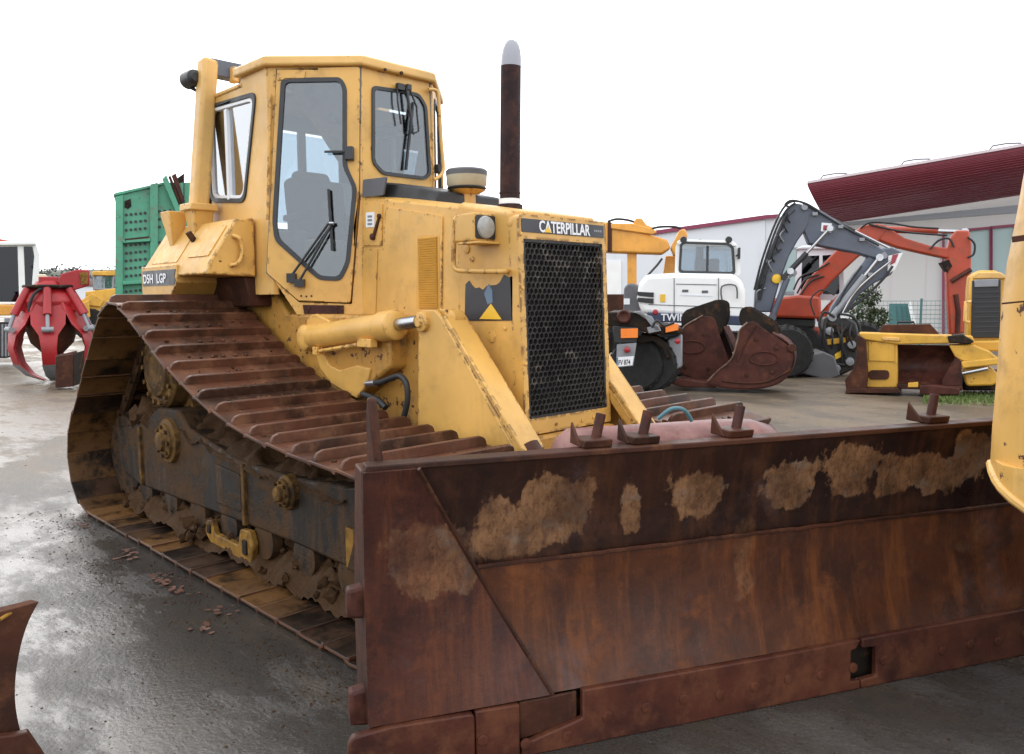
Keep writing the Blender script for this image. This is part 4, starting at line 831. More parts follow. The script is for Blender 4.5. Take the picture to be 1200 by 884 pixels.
for k in range(24):
    s = -2.06+.157*k; z = .095+.006*math.sin(k*2.1)
    if abs(s+.13) < .09 or -1.62 < s < -1.37: z = .045 if -1.62 < s < -1.37 else z
    bb = MB(); bb.lathe([(.021, -.004), (.020, .004), (.014, .006), (.004, .005)], (.045 if -2.2 < s < -1.77 else .0425, s, z), (1, 0, 0), 14); bb.build('plough_bolt', M['edge'], bl)
b = MB(); b.box((-.035, -.13, .115), (.03, 3.9, .21)); b.build('dark_backing', M['steel_dark'], bl)  # dark backing added so no bright ground shows through the edge's notch
# push arms to the machine
b = MB()
for sg in (-1, 1): b.bar((.95, sg*.42, .52), (2.40, -.12+sg*.30, .50), .14, .20)
b.box((2.38, -.1, .50), (.26, .9, .26)); b.build('push_frame', M['yellow_dirty'], DZ, bevel=.02)
M['ochre_edge'] = rusty('scraped_edge', (.06, .03, .02), (.16, .09, .06), (.30, .22, .18), .6)
# ------------------------------------------------------------------ the yard behind: each machine stands on the ground in a frame of its own,
# local x to the right, y away from the camera, z up
RV = Vector((math.sin(YAW), -math.cos(YAW), 0)); AV = Vector((math.cos(YAW), math.sin(YAW), 0))
class Site:
    """a spot on the ground at forward distance d; q(px,py) gives local metres in the upright plane at depth y"""
    def __init__(s, px, d, turn=0):
        dd = pray(px, 442); k = d/dd.dot(AF); p = CAM+dd*k; s.o = Vector((p.x, p.y, 0)); s.d = d
        s.av = Vector((p.x-CAM.x, p.y-CAM.y, 0)).normalized(); s.rv = Vector((s.av.y, -s.av.x, 0)); s.rz = math.atan2(s.av.y, s.av.x)-math.pi/2
    def q(s, px, py, y=0):
        p = onp(px, py, s.o+s.av*y, s.av); v = p-s.o; return Vector((v.dot(s.rv), y, p.z))
    def xz(s, px, py, y=0): v = s.q(px, py, y); return (v.x, v.z)
def slab(b, site, pts, y0, y1):
    """outline traced on the plane y0, built to the depth y1"""
    P_ = [site.q(px, py, y0) for px, py in pts]; return b.prism(P_, (0, y1-y0, 0))
def wheel(root, c, r, wd, axis=(0, 1, 0), mat_rim='white_paint', name='wheel', lugs=20):
    a = Vector(axis).normalized()
    b = MB(); b.lathe([(r*.55, -wd*.5), (r*.92, -wd*.5), (r, -wd*.36), (r*1.0, wd*.36), (r*.92, wd*.5), (r*.55, wd*.5)], c, a, 28)
    ref = Vector((0, 0, 1)); e1 = ref; e2 = a.cross(ref)
    for k in range(lugs):
        t = 2*math.pi*k/lugs; rd = e1*math.cos(t)+e2*math.sin(t); b.bar(Vector(c)+rd*r*.98-a*wd*.42, Vector(c)+rd*r*.98+a*wd*.42, r*.10, r*.07, rd)
    w_ = b.build(name, M['tyre'], root)
    b = MB(); b.lathe([(r*.56, -wd*.42), (r*.50, -wd*.2), (r*.28, -wd*.12), (r*.22, -wd*.40), (r*.05, -wd*.42), (r*.05, wd*.3), (r*.56, wd*.42)], c, a, 24); b.build('rim', M[mat_rim], w_)
    return w_

# ---- white wheeled excavator with its slate-coloured arm
S_ = Site(800, 17.0); EXW = thing('wheeled_excavator', 'white wheeled excavator with round cab and folded slate grey boom', 'excavator', S_.o, S_.rz)
b = MB(); body = [(748, 333), (757, 322), (790, 320), (858, 321), (869, 327), (874, 340), (875, 376), (752, 368), (746, 350)]
slab(b, S_, body, -.9, 1.2); bd = b.build('body', M['white_paint'], EXW, bevel=.10, seg=4)
b = MB(); slab(b, S_, [(731, 337), (736, 332), (746, 333), (754, 367), (730, 366)], -.7, 1.0); b.build('rear_corner', M['cowl'], EXW, bevel=.05, seg=3)
for (y0_, y1_) in ((343, 347.5), (350, 355)):
    b = MB(); slab(b, S_, [(747, y0_-1), (766, y0_), (766, y1_+1), (747, y1_-1)], -.93, -.86); b.build('vent', M['black'], EXW)
b = MB(); slab(b, S_, [(758, 366), (876, 371), (876, 382), (758, 377)], -.94, 1.1); skirt = b.build('skirt', plain('navy_band', (.03, .04, .08), .45), EXW, bevel=.02)
p = S_.q(774.5, 376, -.955); lettering('TWIN', .20, p, (1, 0, 0), (0, 0, 1), M['white'], skirt, .95, .02, .002)
b = MB(); slab(b, S_, [(773.5, 345), (779.5, 345), (779.5, 354), (773.5, 354)], -.915, -.90); b.build('sticker', M['yellow_print'], EXW)
b = MB(); slab(b, S_, [(731, 350), (738, 350), (738, 357), (731, 357)], -.715, -.69); b.build('sticker', M['white'], EXW)
ecab = bpy.data.objects.new('cab', None); COL.objects.link(ecab); ecab.parent = EXW
fr = [S_.xz(*p) for p in ((792, 289), (798, 283), (856, 284), (864, 290), (866, 324), (791, 324))]; fw = [S_.xz(*p) for p in ((797, 288), (802, 285.5), (852, 287), (858, 291), (860, 323), (795, 321))]
for yy in (-.55, .75):
    b = MB(); b.panel([rpoly(fr, .08), rpoly(fw, .08)], (0, yy, 0), (1, 0, 0), (0, 0, 1), .06); b.build('cab_frame', M['white_paint'], ecab, bevel=.015)
    b = MB(); b.panel([rpoly(fw, .08)], (0, yy+.02, 0), (1, 0, 0), (0, 0, 1), .008); b.build('cab_window', M['glass'], ecab)
b = MB(); slab(b, S_, [(793, 283.5), (797, 281), (857, 282.5), (863, 287), (862, 289), (794, 287)], -.6, .85); b.build('roof', M['white_paint'], ecab, bevel=.04, seg=3)
for px in (792.5, 864.5):
    b = MB(); v0, v1 = S_.q(px, 288, -.5), S_.q(px+1, 323, -.5); b.box(((v0+v1)/2)+Vector((0, .6, 0)), (.07, .07, v0.z-v1.z)); b.build('pillar', M['white_paint'], ecab)
b = MB(); v = S_.q(828, 318, .1); b.box(v, (.5, .5, .5)); b.box(v+Vector((-.15, .0, .35)), (.15, .45, .6)); b.build('seat', M['seat'], ecab, bevel=.05)
b = MB(); v = S_.q(866, 297, -.6); b.box(v, (.05, .12, .22)); b.bar(v, v+Vector((-.1, .1, -.1)), .02, .02); b.build('mirror', M['black'], ecab, bevel=.01)
b = MB(); b.tube([S_.q(758, 335, -.7), S_.q(760, 322, -.7), S_.q(770, 311, -.6), S_.q(776, 303, -.6)], .025, 8); v = S_.q(760, 333, -.7); b.box(v, (.08, .08, .16)); b.build('mirror_arm', M['black'], EXW)
b = MB(); slab(b, S_, [(770, 388), (930, 392), (930, 415), (770, 410)], -.4, .8); b.build('chassis', M['black'], EXW, bevel=.03)
for px in (790, 921):
    for yy in (-.55, .75): v = S_.q(px, 417, yy); wheel(EXW, (v.x, yy, .50), .50, .40)
b = MB(); b.panel([rpoly([(v[0], v[1]) for v in fw], .08), rpoly(inset(fw, .05), .07)], (0, -.615, 0), (1, 0, 0), (0, 0, 1), .02); b.build('window_seal', M['seal'], ecab)
b = MB(); v0, v1 = S_.q(829, 287, -.54), S_.q(829, 321, -.54); b.box((v0+v1)/2, (.05, .03, v0.z-v1.z)); b.build('window_bar', M['seal'], ecab)
for pts in (((790, 326), (790, 368)), ((842, 326), (842, 372)), ((760, 357), (872, 361)), ((792, 333), (840, 334))):
    b = MB(); b.bar(S_.q(*pts[0], -.903), S_.q(*pts[1], -.903), .014, .014, (0, 1, 0)); b.build('panel_seam', M['cowl'], bd)
b = MB(); b.tube(catmull([S_.q(*p, -.98) for p in ((846, 352), (846, 336), (862, 335), (864, 350))], 4), .016, 8); b.build('handrail', M['cowl'], EXW)
for px, py in ((803, 341), (826, 342), (852, 366)): b = MB(); b.box(S_.q(px, py, -.905), (.12, .02, .05)); b.build('latch', M['cowl'], bd, bevel=.006)
b = MB(); slab(b, S_, [(797, 345), (835, 346.5), (835, 348), (797, 346.5)], -.908, -.90); b.build('print_line', M['wall_cool'], bd)
for px in (801, 854): b = MB(); b.lathe([(.06, -.05), (.07, .0), (.06, .03)], S_.q(px, 281, -.6), (0, -1, 0), 12); b.build('roof_lamp', M['black'], ecab)
# boom: two-piece arm, dipper and tilting coupler
bm_o = bpy.data.objects.new('arm', None); COL.objects.link(bm_o); bm_o.parent = EXW
def plate_arm(name, pts, y0, y1, mat, parent, bevel=.03): b = MB(); slab(b, S_, pts, y0, y1); return b.build(name, M[mat], parent, bevel=bevel, seg=2)
plate_arm('lower_boom', [(884, 366), (886, 335), (897, 305), (912, 268), (921, 246), (932, 238), (944, 240), (952, 247), (947, 266), (935, 282), (925, 300), (914, 330), (904, 366)], -.16, .16, 'greyblue', bm_o)
plate_arm('upper_boom', [(932, 239), (950, 240), (968, 250), (1006, 275), (1038, 294), (1042, 303), (1034, 306), (1005, 297), (968, 290), (948, 286), (942, 270), (946, 262)], -.155, .155, 'greyblue', bm_o)
plate_arm('dipper', [(1028, 292), (1046, 290), (1058, 296), (1053, 307), (1045, 322), (1025, 332), (1008, 345), (985, 377), (968, 380), (975, 360), (1000, 322), (1018, 300)], -.12, .12, 'greyblue', bm_o)
b = MB(); slab(b, S_, [(1041, 300), (1058, 296), (1049, 316), (1040, 322)], -.135, -.122); ch = b.build('warning_panel', M['white'], bm_o)
b = MB(); slab(b, S_, [(1046, 299), (1053, 297.5), (1049, 308), (1043, 311)], -.142, -.136); b.build('red_stripe', M['red_lens'], bm_o)
b = MB(); slab(b, S_, [(963, 261), (975, 262), (974, 273), (962, 271)], -.170, -.157); lb = b.build('maker_label', M['white'], bm_o)
b = MB(); slab(b, S_, [(965, 264), (972.5, 264.5), (972, 271), (964.5, 270)], -.175, -.171); b.build('label_mark', M['red_lens'], lb)
def ram(p, q, r, yy, parent, mat='greyblue', k=.55, rodmat='chrome'):
    a_, c_ = S_.q(*p, yy), S_.q(*q, yy); d = c_-a_; b = MB(); b.cyl(a_, a_+d*k, r, 14); b.lathe([(r*1.25, -r), (r*1.25, r)], a_, (0, 1, 0), 12); o = b.build('ram', M[mat], parent)
    b = MB(); b.cyl(a_+d*k*.95, c_, r*.55, 12); b.lathe([(r*1.1, -r), (r*1.1, r)], c_, (0, 1, 0), 12); b.build('ram_rod', M[rodmat], o)
for yy in (-.24, .24): ram((919, 325), (972, 268), .055, yy, bm_o, 'black', .5); ram((905, 372), (926, 318), .06, yy, bm_o, 'greyblue', .85)
ram((1004, 282), (1052, 299), .05, -.02, bm_o, 'greyblue', .4); ram((975, 372), (1030, 302), .065, -.19, bm_o, 'grey_metal', .7)
ram((948, 244), (1046, 293), .04, 0, bm_o, 'black', .55)
for k, (pts, r_) in enumerate([([(884, 340), (893, 305), (906, 268), (918, 244), (930, 236), (945, 239), (960, 248)], .022), ([(886, 346), (896, 308), (909, 270), (921, 247), (932, 238)], .022), ([(890, 352), (900, 310), (912, 275), (922, 250)], .03), ([(926, 243), (920, 240), (928, 235), (945, 240), (985, 264), (1030, 288)], .02), ([(985, 372), (1000, 345), (1020, 325), (1044, 306)], .025), ([(990, 366), (1012, 350), (1036, 326), (1046, 312)], .025), ([(975, 376), (990, 340), (1010, 312)], .02), ([(955, 370), (950, 352), (962, 340), (978, 346)], .015)]):
    b = MB(); b.tube(catmull([S_.q(*p, -.20-.02*(k % 3)) for p in pts], 5), r_, 8); b.build('hose', M['rubber'] if k != 4 else M['chrome'], bm_o)
for p in ((943, 243), (1036, 300), (974, 268), (925, 322), (930, 320)):
    b = MB(); v = S_.q(*p, -.19); b.lathe([(.07, -.02), (.06, .02)], v, (0, -1, 0), 14); b.build('pin', M['grey_metal'], bm_o)
b = MB(); v = S_.q(910, 327, -.2); b.lathe([(.10, -.03), (.09, .03), (.04, .04)], v, (0, -1, 0), 16); b.build('swivel', M['yellow_print'], bm_o)
for k in range(9):
    t_ = k/8; px, py = 890+36*t_, 345-92*t_
    b = MB(); b.tube(catmull([S_.q(px+rnd.uniform(-3, 3), py+8, -.2), S_.q(px-3, py+rnd.uniform(-3, 3), -.27), S_.q(px+rnd.uniform(0, 8), py-7, -.2)], 4), .016, 6); b.build('hose', M['rubber'] if k % 3 else M['grey_metal'], bm_o)
for p in ((900, 306), (912, 275), (955, 251), (985, 266), (1010, 281), (1000, 340), (1020, 322)):
    b = MB(); b.box(S_.q(*p, -.19), (.10, .06, .07)); b.build('hose_clamp', M['grey_metal'], bm_o, bevel=.008)
for k in range(6):
    px = 968+k*6; b = MB(); b.tube(catmull([S_.q(px, 378+rnd.uniform(-5, 5), -.25), S_.q(px+rnd.uniform(-8, 8), 392+rnd.uniform(-6, 10), -.33), S_.q(px+rnd.uniform(-4, 4), 415+rnd.uniform(-8, 12), -.25)], 5), .02, 7); b.build('hose', M['rubber'], bm_o)
for px, py in ((972, 388), (998, 404), (980, 432), (996, 424)):
    b = MB(); b.lathe([(.09, -.03), (.08, .03), (.03, .04)], S_.q(px, py, -.26), (0, -1, 0), 12); b.build('pin', M['grey_metal'], bm_o)
plate_arm('coupler', [(966, 372), (986, 370), (1004, 378), (1008, 395), (1003, 432), (985, 441), (966, 430), (962, 400)], -.2, .2, 'black', bm_o, .05)
plate_arm('tilt_frame', [(969, 398), (992, 395), (992, 402), (970, 405)], -.24, .24, 'yellow_bg', bm_o, .02)
plate_arm('tilt_frame', [(978, 416), (985, 411), (987, 418), (979, 422)], -.24, -.20, 'yellow_print', bm_o, .01)
plate_arm('link', [(970, 378), (1000, 388), (1006, 410), (998, 412), (990, 394), (968, 386)], -.28, -.22, 'steel_dark', bm_o, .01)
for pts in ([(966, 392), (960, 380), (966, 366), (978, 372)], [(1000, 400), (1008, 388), (1000, 372), (984, 368)], [(964, 410), (972, 424), (990, 428)]):
    b = MB(); b.tube(catmull([S_.q(*p, -.26) for p in pts], 5), .025, 8); b.build('hose', M['rubber'], bm_o)
b = MB(); b.box(S_.q(990, 370, -.24), (.16, .05, .1)); b.build('tag_plate', M['white'], bm_o)
plate_arm('bucket', [(938, 420), (965, 412), (978, 418), (985, 440), (970, 446), (938, 438), (934, 428)], -.5, .5, 'cowl', bm_o, .03)

# ---- orange-red wheeled excavator behind it
S2 = Site(960, 19.0); RX = thing('wheeled_excavator', 'old orange red excavator with long bent boom and grey white cab', 'excavator', S2.o, S2.rz)
def sl2(name, pts, y0, y1, mat, parent=None, bevel=.03): b = MB(); slab(b, S2, pts, y0, y1); return b.build(name, M[mat], parent or RX, bevel=bevel)
sl2('body', [(902, 350), (935, 346), (962, 348), (962, 374), (902, 372)], -.9, 1.3, 'orangered', bevel=.06)
sl2('turntable', [(905, 372), (955, 374), (955, 384), (905, 382)], -.7, 1.1, 'black')
sl2('chassis', [(922, 384), (968, 386), (985, 396), (960, 412), (925, 412)], -.6, 1.0, 'orangered')
sl2('chassis_wing', [(990, 388), (1035, 392), (1040, 402), (990, 402)], -.5, .6, 'red_bg')
c2 = bpy.data.objects.new('cab', None); COL.objects.link(c2); c2.parent = RX
fr = [S2.xz(*p) for p in ((934, 295), (938, 291), (983, 290), (988, 294), (990, 352), (930, 352))]; fw1 = [S2.xz(*p) for p in ((940, 300), (960, 299), (960, 345), (938, 345))]; fw2 = [S2.xz(*p) for p in ((964, 299), (983, 298), (984, 345), (964, 345))]
for yy in (.2, 1.4):
    b = MB(); b.panel([fr, fw1, fw2], (0, yy, 0), (1, 0, 0), (0, 0, 1), .06); b.build('cab_frame', M['wall_cool'], c2, bevel=.01)
    for f_ in (fw1, fw2): b = MB(); b.panel([f_], (0, yy+.02, 0), (1, 0, 0), (0, 0, 1), .01); b.build('cab_window', M['glass_dark'], c2)
b = MB(); slab(b, S2, [(932, 292), (940, 288), (984, 287.5), (990, 292)], .1, 1.5); b.build('roof', M['wall_cool'], c2, bevel=.03)
b2 = bpy.data.objects.new('arm', None); COL.objects.link(b2); b2.parent = RX
sl2('boom', [(932, 352), (946, 328), (985, 288), (1010, 264), (1030, 262), (1040, 270), (1028, 286), (1005, 302), (975, 330), (955, 354)], -.2, .2, 'orangered', b2, .04)
sl2('boom', [(1018, 263), (1036, 263), (1060, 279), (1090, 288), (1112, 291), (1113, 304), (1085, 298), (1050, 290), (1030, 282)], -.19, .19, 'orangered', b2, .04)
sl2('dipper', [(1113, 281), (1120, 270), (1136, 270), (1139, 285), (1138, 330), (1132, 390), (1113, 393), (1110, 340), (1108, 300)], -.17, .17, 'orangered', b2, .04)
sl2('gusset_plate', [(1102, 308), (1112, 304), (1116, 312), (1110, 320)], -.2, .2, 'steel_dark', b2, .01)
for pts in ([(1115, 330), (1128, 322), (1138, 316)], [(1120, 345), (1123, 365), (1122, 390)]):
    b = MB(); b.tube([S2.q(*p, -.2) for p in pts], .05, 8); b.build('rod', M['rust_red'], b2)
S_bak = S_; S_ = S2
ram((1035, 269), (1130, 272), .075, -.02, b2, 'orangered', .68); ram((962, 374), (1012, 318), .08, -.28, b2, 'orangered', .6); ram((962, 372), (1010, 316), .08, .28, b2, 'orangered', .6)
for k, pts in enumerate([[(1008, 268), (1020, 261), (1045, 262), (1070, 266), (1100, 268)], [(1090, 292), (1100, 282), (1112, 280), (1118, 290)], [(1134, 278), (1142, 286), (1141, 298), (1134, 302)], [(1018, 263), (1060, 272), (1110, 276)], [(930, 340), (938, 325), (955, 318), (972, 308)], [(934, 344), (944, 328), (960, 322)], [(938, 346), (950, 330), (966, 324)]]):
    b = MB(); b.tube(catmull([S_.q(*p, -.26) for p in pts], 5), .022, 8); b.build('hose', M['rubber'], b2)
S_ = S_bak
for px in (935, 1010):
    for yy in (-.5, .9): v = S2.q(px, 410, yy); wheel(RX, (v.x, yy, .5), .5, .4, mat_rim='orangered')

# ---- rusty digging buckets in front of the white excavator
def bucket(site, root_label, name, cheek, ears, lipz, depth, y0):
    root = thing(name, root_label, 'bucket', site.o, site.rz, 'rusty excavator buckets on the ground')
    for k, yy in enumerate((y0, y0+depth-.03)):
        b = MB(); P_ = [site.q(px, py, y0) for px, py in rpoly(cheek, 9, 4)]; P_ = [Vector((v.x+(.10 if k else 0), yy, v.z+(.0 if k else 0))) for v in P_]; b.prism(P_, (0, .03, 0)); b.build('cheek', M['rust_red'], root, bevel=.006)
    b = MB(); S0 = [site.q(px, py, y0) for px, py in lipz]; rr0 = [Vector((v.x, y0+.02, v.z)) for v in S0]; rr1 = [Vector((v.x+.10, y0+depth-.02, v.z)) for v in S0]
    q_ = catmull(rr0, 4); q1 = catmull(rr1, 4); n_ = len(q_)
    b.loft([[q_[i], q1[i], q1[i]+Vector((0, 0, .03)), q_[i]+Vector((0, 0, .03))] for i in range(n_)]); b.build('shell', M['rust_red'], root, bevel=.004)
    for yy, dx_ in ears[1]:
        b = MB(); P_ = [site.q(px, py, y0) for px, py in rpoly(ears[0], 5, 4)]; b.prism([Vector((v.x+dx_, y0+yy, v.z)) for v in P_], (0, .05, 0)); b.build('ear', M['steel_dark'] if yy > .3 else M['rust_red'], root, bevel=.01)
    return root
S3 = Site(840, 13.9)
r1 = bucket(S3, 'rusty digging bucket leaning behind the other, with two dark hanger ears', 'excavator_bucket', [(781, 423), (795, 422), (796, 396), (801, 383), (824, 370), (838, 372), (843, 392), (852, 416), (855, 424), (840, 440), (832, 448), (810, 443), (792, 434)], ([(797, 372), (802, 364), (842, 350.5), (852, 354), (853, 372), (846, 392), (838, 404), (828, 380), (806, 384), (798, 392)], ((.35, 0), (.60, .05))), [(781, 424), (795, 436), (812, 445), (832, 449), (850, 446), (860, 432), (858, 408), (848, 385)], .75, .12)
r2 = bucket(S3, 'rusty digging bucket in front, rounded cheek with an oval rib', 'excavator_bucket', [(829, 447), (842, 434), (857, 421), (864, 400), (866, 387), (876, 378), (884, 377), (893, 384), (924, 405), (931, 416), (928, 432), (920, 444), (905, 452), (880, 456), (845, 454)], ([(866, 374), (869, 362), (878, 359), (908, 377), (915, 388), (913, 398), (893, 385), (880, 380), (870, 384)], ((.40, 0), (.62, .05))), [(829, 449), (845, 455), (880, 457), (905, 453), (920, 445), (929, 432), (931, 416), (922, 402), (905, 392)], .80, -.45)
for root, (cx, cy), y0 in ((r2, (895, 420), -.45), (r1, (811, 407), .12)):
    b = MB(); v = S3.q(cx, cy, y0); ov = [(v.x+.22*math.cos(t), y0-.012, v.z+.11*math.sin(t)) for t in [2*math.pi*k/32 for k in range(33)]]; b.tube(ov, .012, 6, cap=False); b.build('oval_rib', M['rust_red'], root)
b = MB(); b.tube(catmull([S3.q(*p, -.46) for p in ((846, 446), (870, 449), (900, 447), (925, 434))], 6), .018, 8); b.build('wear_strip', M['rust_plain'], r2)
b = MB(); b.tube(catmull([S3.q(*p, -.46) for p in ((864, 424), (872, 405), (886, 382))], 6), .014, 8); b.build('weld_rib', M['rust_plain'], r2)
for root, pts, yy in ((r2, ((829, 447), (842, 434), (857, 421), (864, 400), (867, 387), (876, 378)), -.46), (r1, ((781, 423), (796, 422), (797, 396), (802, 383), (824, 370)), .11)):
    b = MB(); b.tube(catmull([S3.q(*p, yy) for p in pts], 5), .015, 6); b.build('worn_lit_edge', M['grey_metal'] if False else M['ochre_edge'], root)
for root, y0, lst in ((r2, -.465, ((875, 440), (905, 436), (886, 398), (910, 408))), (r1, .105, ((803, 430), (830, 432), (825, 392)))):
    for px, py in lst: b = MB(); b.lathe([(.035, -.01), (.03, .012), (.01, .014)], S3.q(px, py, y0), (0, -1, 0), 10); b.build('bolt', M['rust_plain'], root)
b = MB(); slab(b, S3, [(783, 449), (800, 444), (835, 449), (840, 455), (800, 454)], -.35, .15); b.build('lip_plate', M['rust_red'], r1, bevel=.02)
b = MB(); b.lathe([(.07, -.03), (.07, .03)], S3.q(928, 408, -.47), (0, -1, 0), 14); b.build('pin_boss', M['rust_plain'], r2, bevel=.01)

# ---- rear of a flat-bed trailer between dozer and buckets
S4 = Site(755, 13.4); TR = thing('trailer', 'dark trailer rear with orange reflector plates and big black tyres', 'trailer', S4.o, S4.rz)
def s4(name, pts, y0, y1, mat, bevel=.01, parent=None): b = MB(); slab(b, S4, pts, y0, y1); return b.build(name, M[mat], parent or TR, bevel=bevel)
s4('rear_frame', [(712, 366), (745, 366), (768, 381), (800, 385), (800, 392), (760, 392), (745, 384), (712, 382)], -.1, 2.2, 'steel_dark', .02)
s4('light_bar', [(718, 382), (748, 384), (746, 402), (720, 402)], -.16, .2, 'black')
for px in (748, 764):
    v = S4.q(px, 423, .25); wheel(TR, (v.x, .42, .47), .47, .34, mat_rim='tyre', axis=(.35, 1, 0))
s4('wheel_arch', [(745, 400), (752, 392), (770, 394), (784, 404), (786, 420), (780, 420), (776, 408), (765, 400), (752, 402)], .1, .9, 'steel_dark', .01)
s4('reflector_plate', [(727.5, 385.5), (747.5, 385), (747.5, 396), (727.5, 396.5)], -.20, -.17, 'orange_plate', .004)
s4('reflector_plate', [(780, 381.5), (795, 379), (795, 387), (780, 390)], -.20, -.17, 'orange_plate', .004)
npb = s4('number_plate', [(723, 404), (746, 402), (742, 429), (722, 431)], -.19, -.17, 'grey_metal', .004)
s4('plate_face', [(722.5, 419), (743, 417.5), (741, 428), (722, 430)], -.197, -.191, 'white', 0, npb)
lettering('FV 874', .12, S4.q(724.5, 428, -.20), (1, 0, .06), (-.0, 0, 1), M['black'], npb, .58, .015, .001)
s4('plate_stripe', [(722.3, 419.2), (724.4, 419), (723.8, 429.8), (721.8, 430)], -.200, -.198, 'blue_print', 0, npb)
for (px, py, r_) in ((735, 410, .055), (794, 400, .05)):
    b = MB(); b.lathe([(r_, 0), (r_*.9, .03), (r_*.4, .045)], S4.q(px, py, -.20), (0, -1, 0), 16); b.build('tail_lamp', M['red_lens'], TR)
b = MB(); b.lathe([(.11, -.1), (.115, .02), (.09, .05), (.04, .02)], S4.q(731, 371, -.2), (0, -1, 0), 20); b.build('air_tank', M['rust_red'], TR, bevel=.01)
s4('side_tank', [(782, 398), (800, 392), (800, 430), (786, 436)], .2, .9, 'grey_metal', .03)
for pts in ([(741, 366), (752, 364), (770, 384), (766, 386), (754, 370)], [(752, 368), (764, 371), (774, 388), (768, 388), (761, 375)], [(758, 384), (772, 381), (775, 388), (760, 391)]): s4('bracket', pts, -.2, -.1, 'grey_metal', .008)
b = MB(); b.tube(catmull([S4.q(*p, -.2) for p in ((764, 384), (770, 376), (778, 382), (790, 378))], 5), .02, 8); b.build('air_hose', M['rubber'], TR)
b = MB(); b.lathe([(.05, -.02), (.05, .03), (.03, .05)], S4.q(768, 366, .2), (0, -1, 0), 14); b.build('side_lamp', M['red_lens'], TR)

# ---- yellow crane arm behind the dozer's nose
S5 = Site(750, 21.5); CR = thing('mobile_crane', 'yellow crane with thick box boom reaching out behind the grille', 'crane', S5.o, S5.rz)
def s5(name, pts, y0, y1, mat, bevel=.03, parent=None): b = MB(); slab(b, S5, pts, y0, y1); return b.build(name, M[mat], parent or CR, bevel=bevel)
s5('boom', [(640, 252), (716, 261), (782, 281), (786, 291), (776, 298), (716, 296), (640, 292)], -.3, .3, 'orange_bg', .05)
s5('boom_head', [(786, 290), (796, 270), (803, 268), (806, 276), (800, 296), (790, 300)], -.3, .3, 'orange_bg', .04)
s5('boom_cylinder', [(716, 262), (740, 262), (765, 268), (770, 272), (765, 275), (716, 268)], -.38, -.30, 'orange_bg', .02)
s5('winch', [(742, 262), (745, 256), (752, 256), (758, 264), (764, 266), (764, 271), (744, 268)], -.34, .3, 'orange_bg', .02)
s5('end_cap', [(712, 259), (717, 261), (717, 296), (712, 295)], -.33, .33, 'rust_plain', .01)
s5('support_leg', [(735, 297), (746, 297), (746, 410), (735, 410)], -.15, .15, 'orange_bg', .02)
s5('jib_post', [(780, 300), (796, 300), (792, 330), (776, 330)], .4, .6, 'orange_bg', .03)
s5('chassis', [(640, 345), (748, 345), (748, 392), (640, 392)], -.6, .9, 'rust_plain', .03)
b = MB(); b.tube(catmull([S5.q(*p, -.3) for p in ((712, 260), (722, 257), (735, 258), (745, 261))], 5), .03, 8); b.build('hose', M['rubber'], CR)
b = MB(); b.tube(catmull([S5.q(*p, -.36) for p in ((764, 268), (775, 266), (790, 266), (798, 268))], 5), .03, 8); b.build('hose', M['rubber'], CR)
for px in (660, 700, 735): v = S5.q(px, 400, .1); wheel(CR, (v.x, -.5, .5), .5, .4, mat_rim='rust_plain')

# ---- small yellow dozer with rusty blade at the right
S6 = Site(1080, 13.1); YD = thing('small_dozer', 'smaller yellow dozer with rusty front bucket, parked by the fence', 'bulldozer', S6.o, S6.rz)
def s6(name, pts, y0, y1, mat, bevel=.015, parent=None, r=0): b = MB(); slab(b, S6, rpoly(pts, r) if r else pts, y0, y1); return b.build(name, M[mat], parent or YD, bevel=bevel)
s6('frame_box', [(1012, 396), (1052, 398), (1052, 456), (1012, 454)], -.25, .5, 'yellow_bg', .02)
s6('frame_panel', [(1018, 400), (1048, 402), (1048, 424), (1018, 423)], -.275, -.24, 'yellow_bg', .006)
s6('hole_cover', rpoly([(1018, 434), (1042, 434), (1042, 445), (1018, 445)], 5), -.275, -.24, 'rust_plain', .004)
s6('end_cheek', [(1004, 392), (1014, 398), (1017, 440), (1015, 460), (992, 459), (990, 446), (1000, 432), (1004, 415)], -.45, .55, 'rust_plain', .01)
s6('skid_shoe', [(992, 456), (1052, 455), (1056, 461), (990, 461)], -.5, .4, 'rust_plain', .01)
s6('top_beam', [(1006, 390), (1140, 394), (1142, 402), (1052, 404), (1010, 398)], -.32, .1, 'yellow_bg', .02)
s6('top_pipe', [(1034, 395), (1054, 396), (1054, 400), (1034, 399)], -.36, -.31, 'yellow_clean', .01)
s6('back_plate', [(1030, 392), (1034, 381), (1090, 380), (1102, 393)], .0, .25, 'rust_plain', .01)
b = MB(); b.tube([S6.q(1052, 381, .1), S6.q(1052, 377.5, .1), S6.q(1071, 377.5, .1), S6.q(1071, 381, .1)], .018, 8); b.build('lifting_eye', M['black'], YD)
# curved bucket plate
b = MB(); rows = []
for k in range(9):
    t = k/8; py = 404+48*t; yy = -.1+.28*math.sin(t*math.pi)-.12*t
    rows.append([S6.q(1052, py, yy), S6.q(1090, py+.5, yy), S6.q(1118+6*t, py+1, yy-.05*t), S6.q(1118+6*t, py+1, yy+.03), S6.q(1090, py+.5, yy+.04), S6.q(1052, py, yy+.04)])
b.loft(rows); b.build('curved_plate', M['rust_red'], YD)
s6('side_arm', [(1112, 405), (1140, 404), (1160, 412), (1170, 420), (1150, 424), (1130, 424), (1120, 420)], -.3, .2, 'yellow_bg', .02)
s6('side_arm', [(1126, 424), (1184, 418), (1184, 426), (1128, 432)], -.33, -.1, 'yellow_bg', .02)
s6('corner_plate', [(1104, 446), (1120, 418), (1127, 424), (1127, 452), (1104, 452)], -.32, -.28, 'rust_red', .006)
s6('sill', [(1052, 450), (1128, 453), (1128, 458), (1052, 456)], -.35, .2, 'rust_plain', .01)
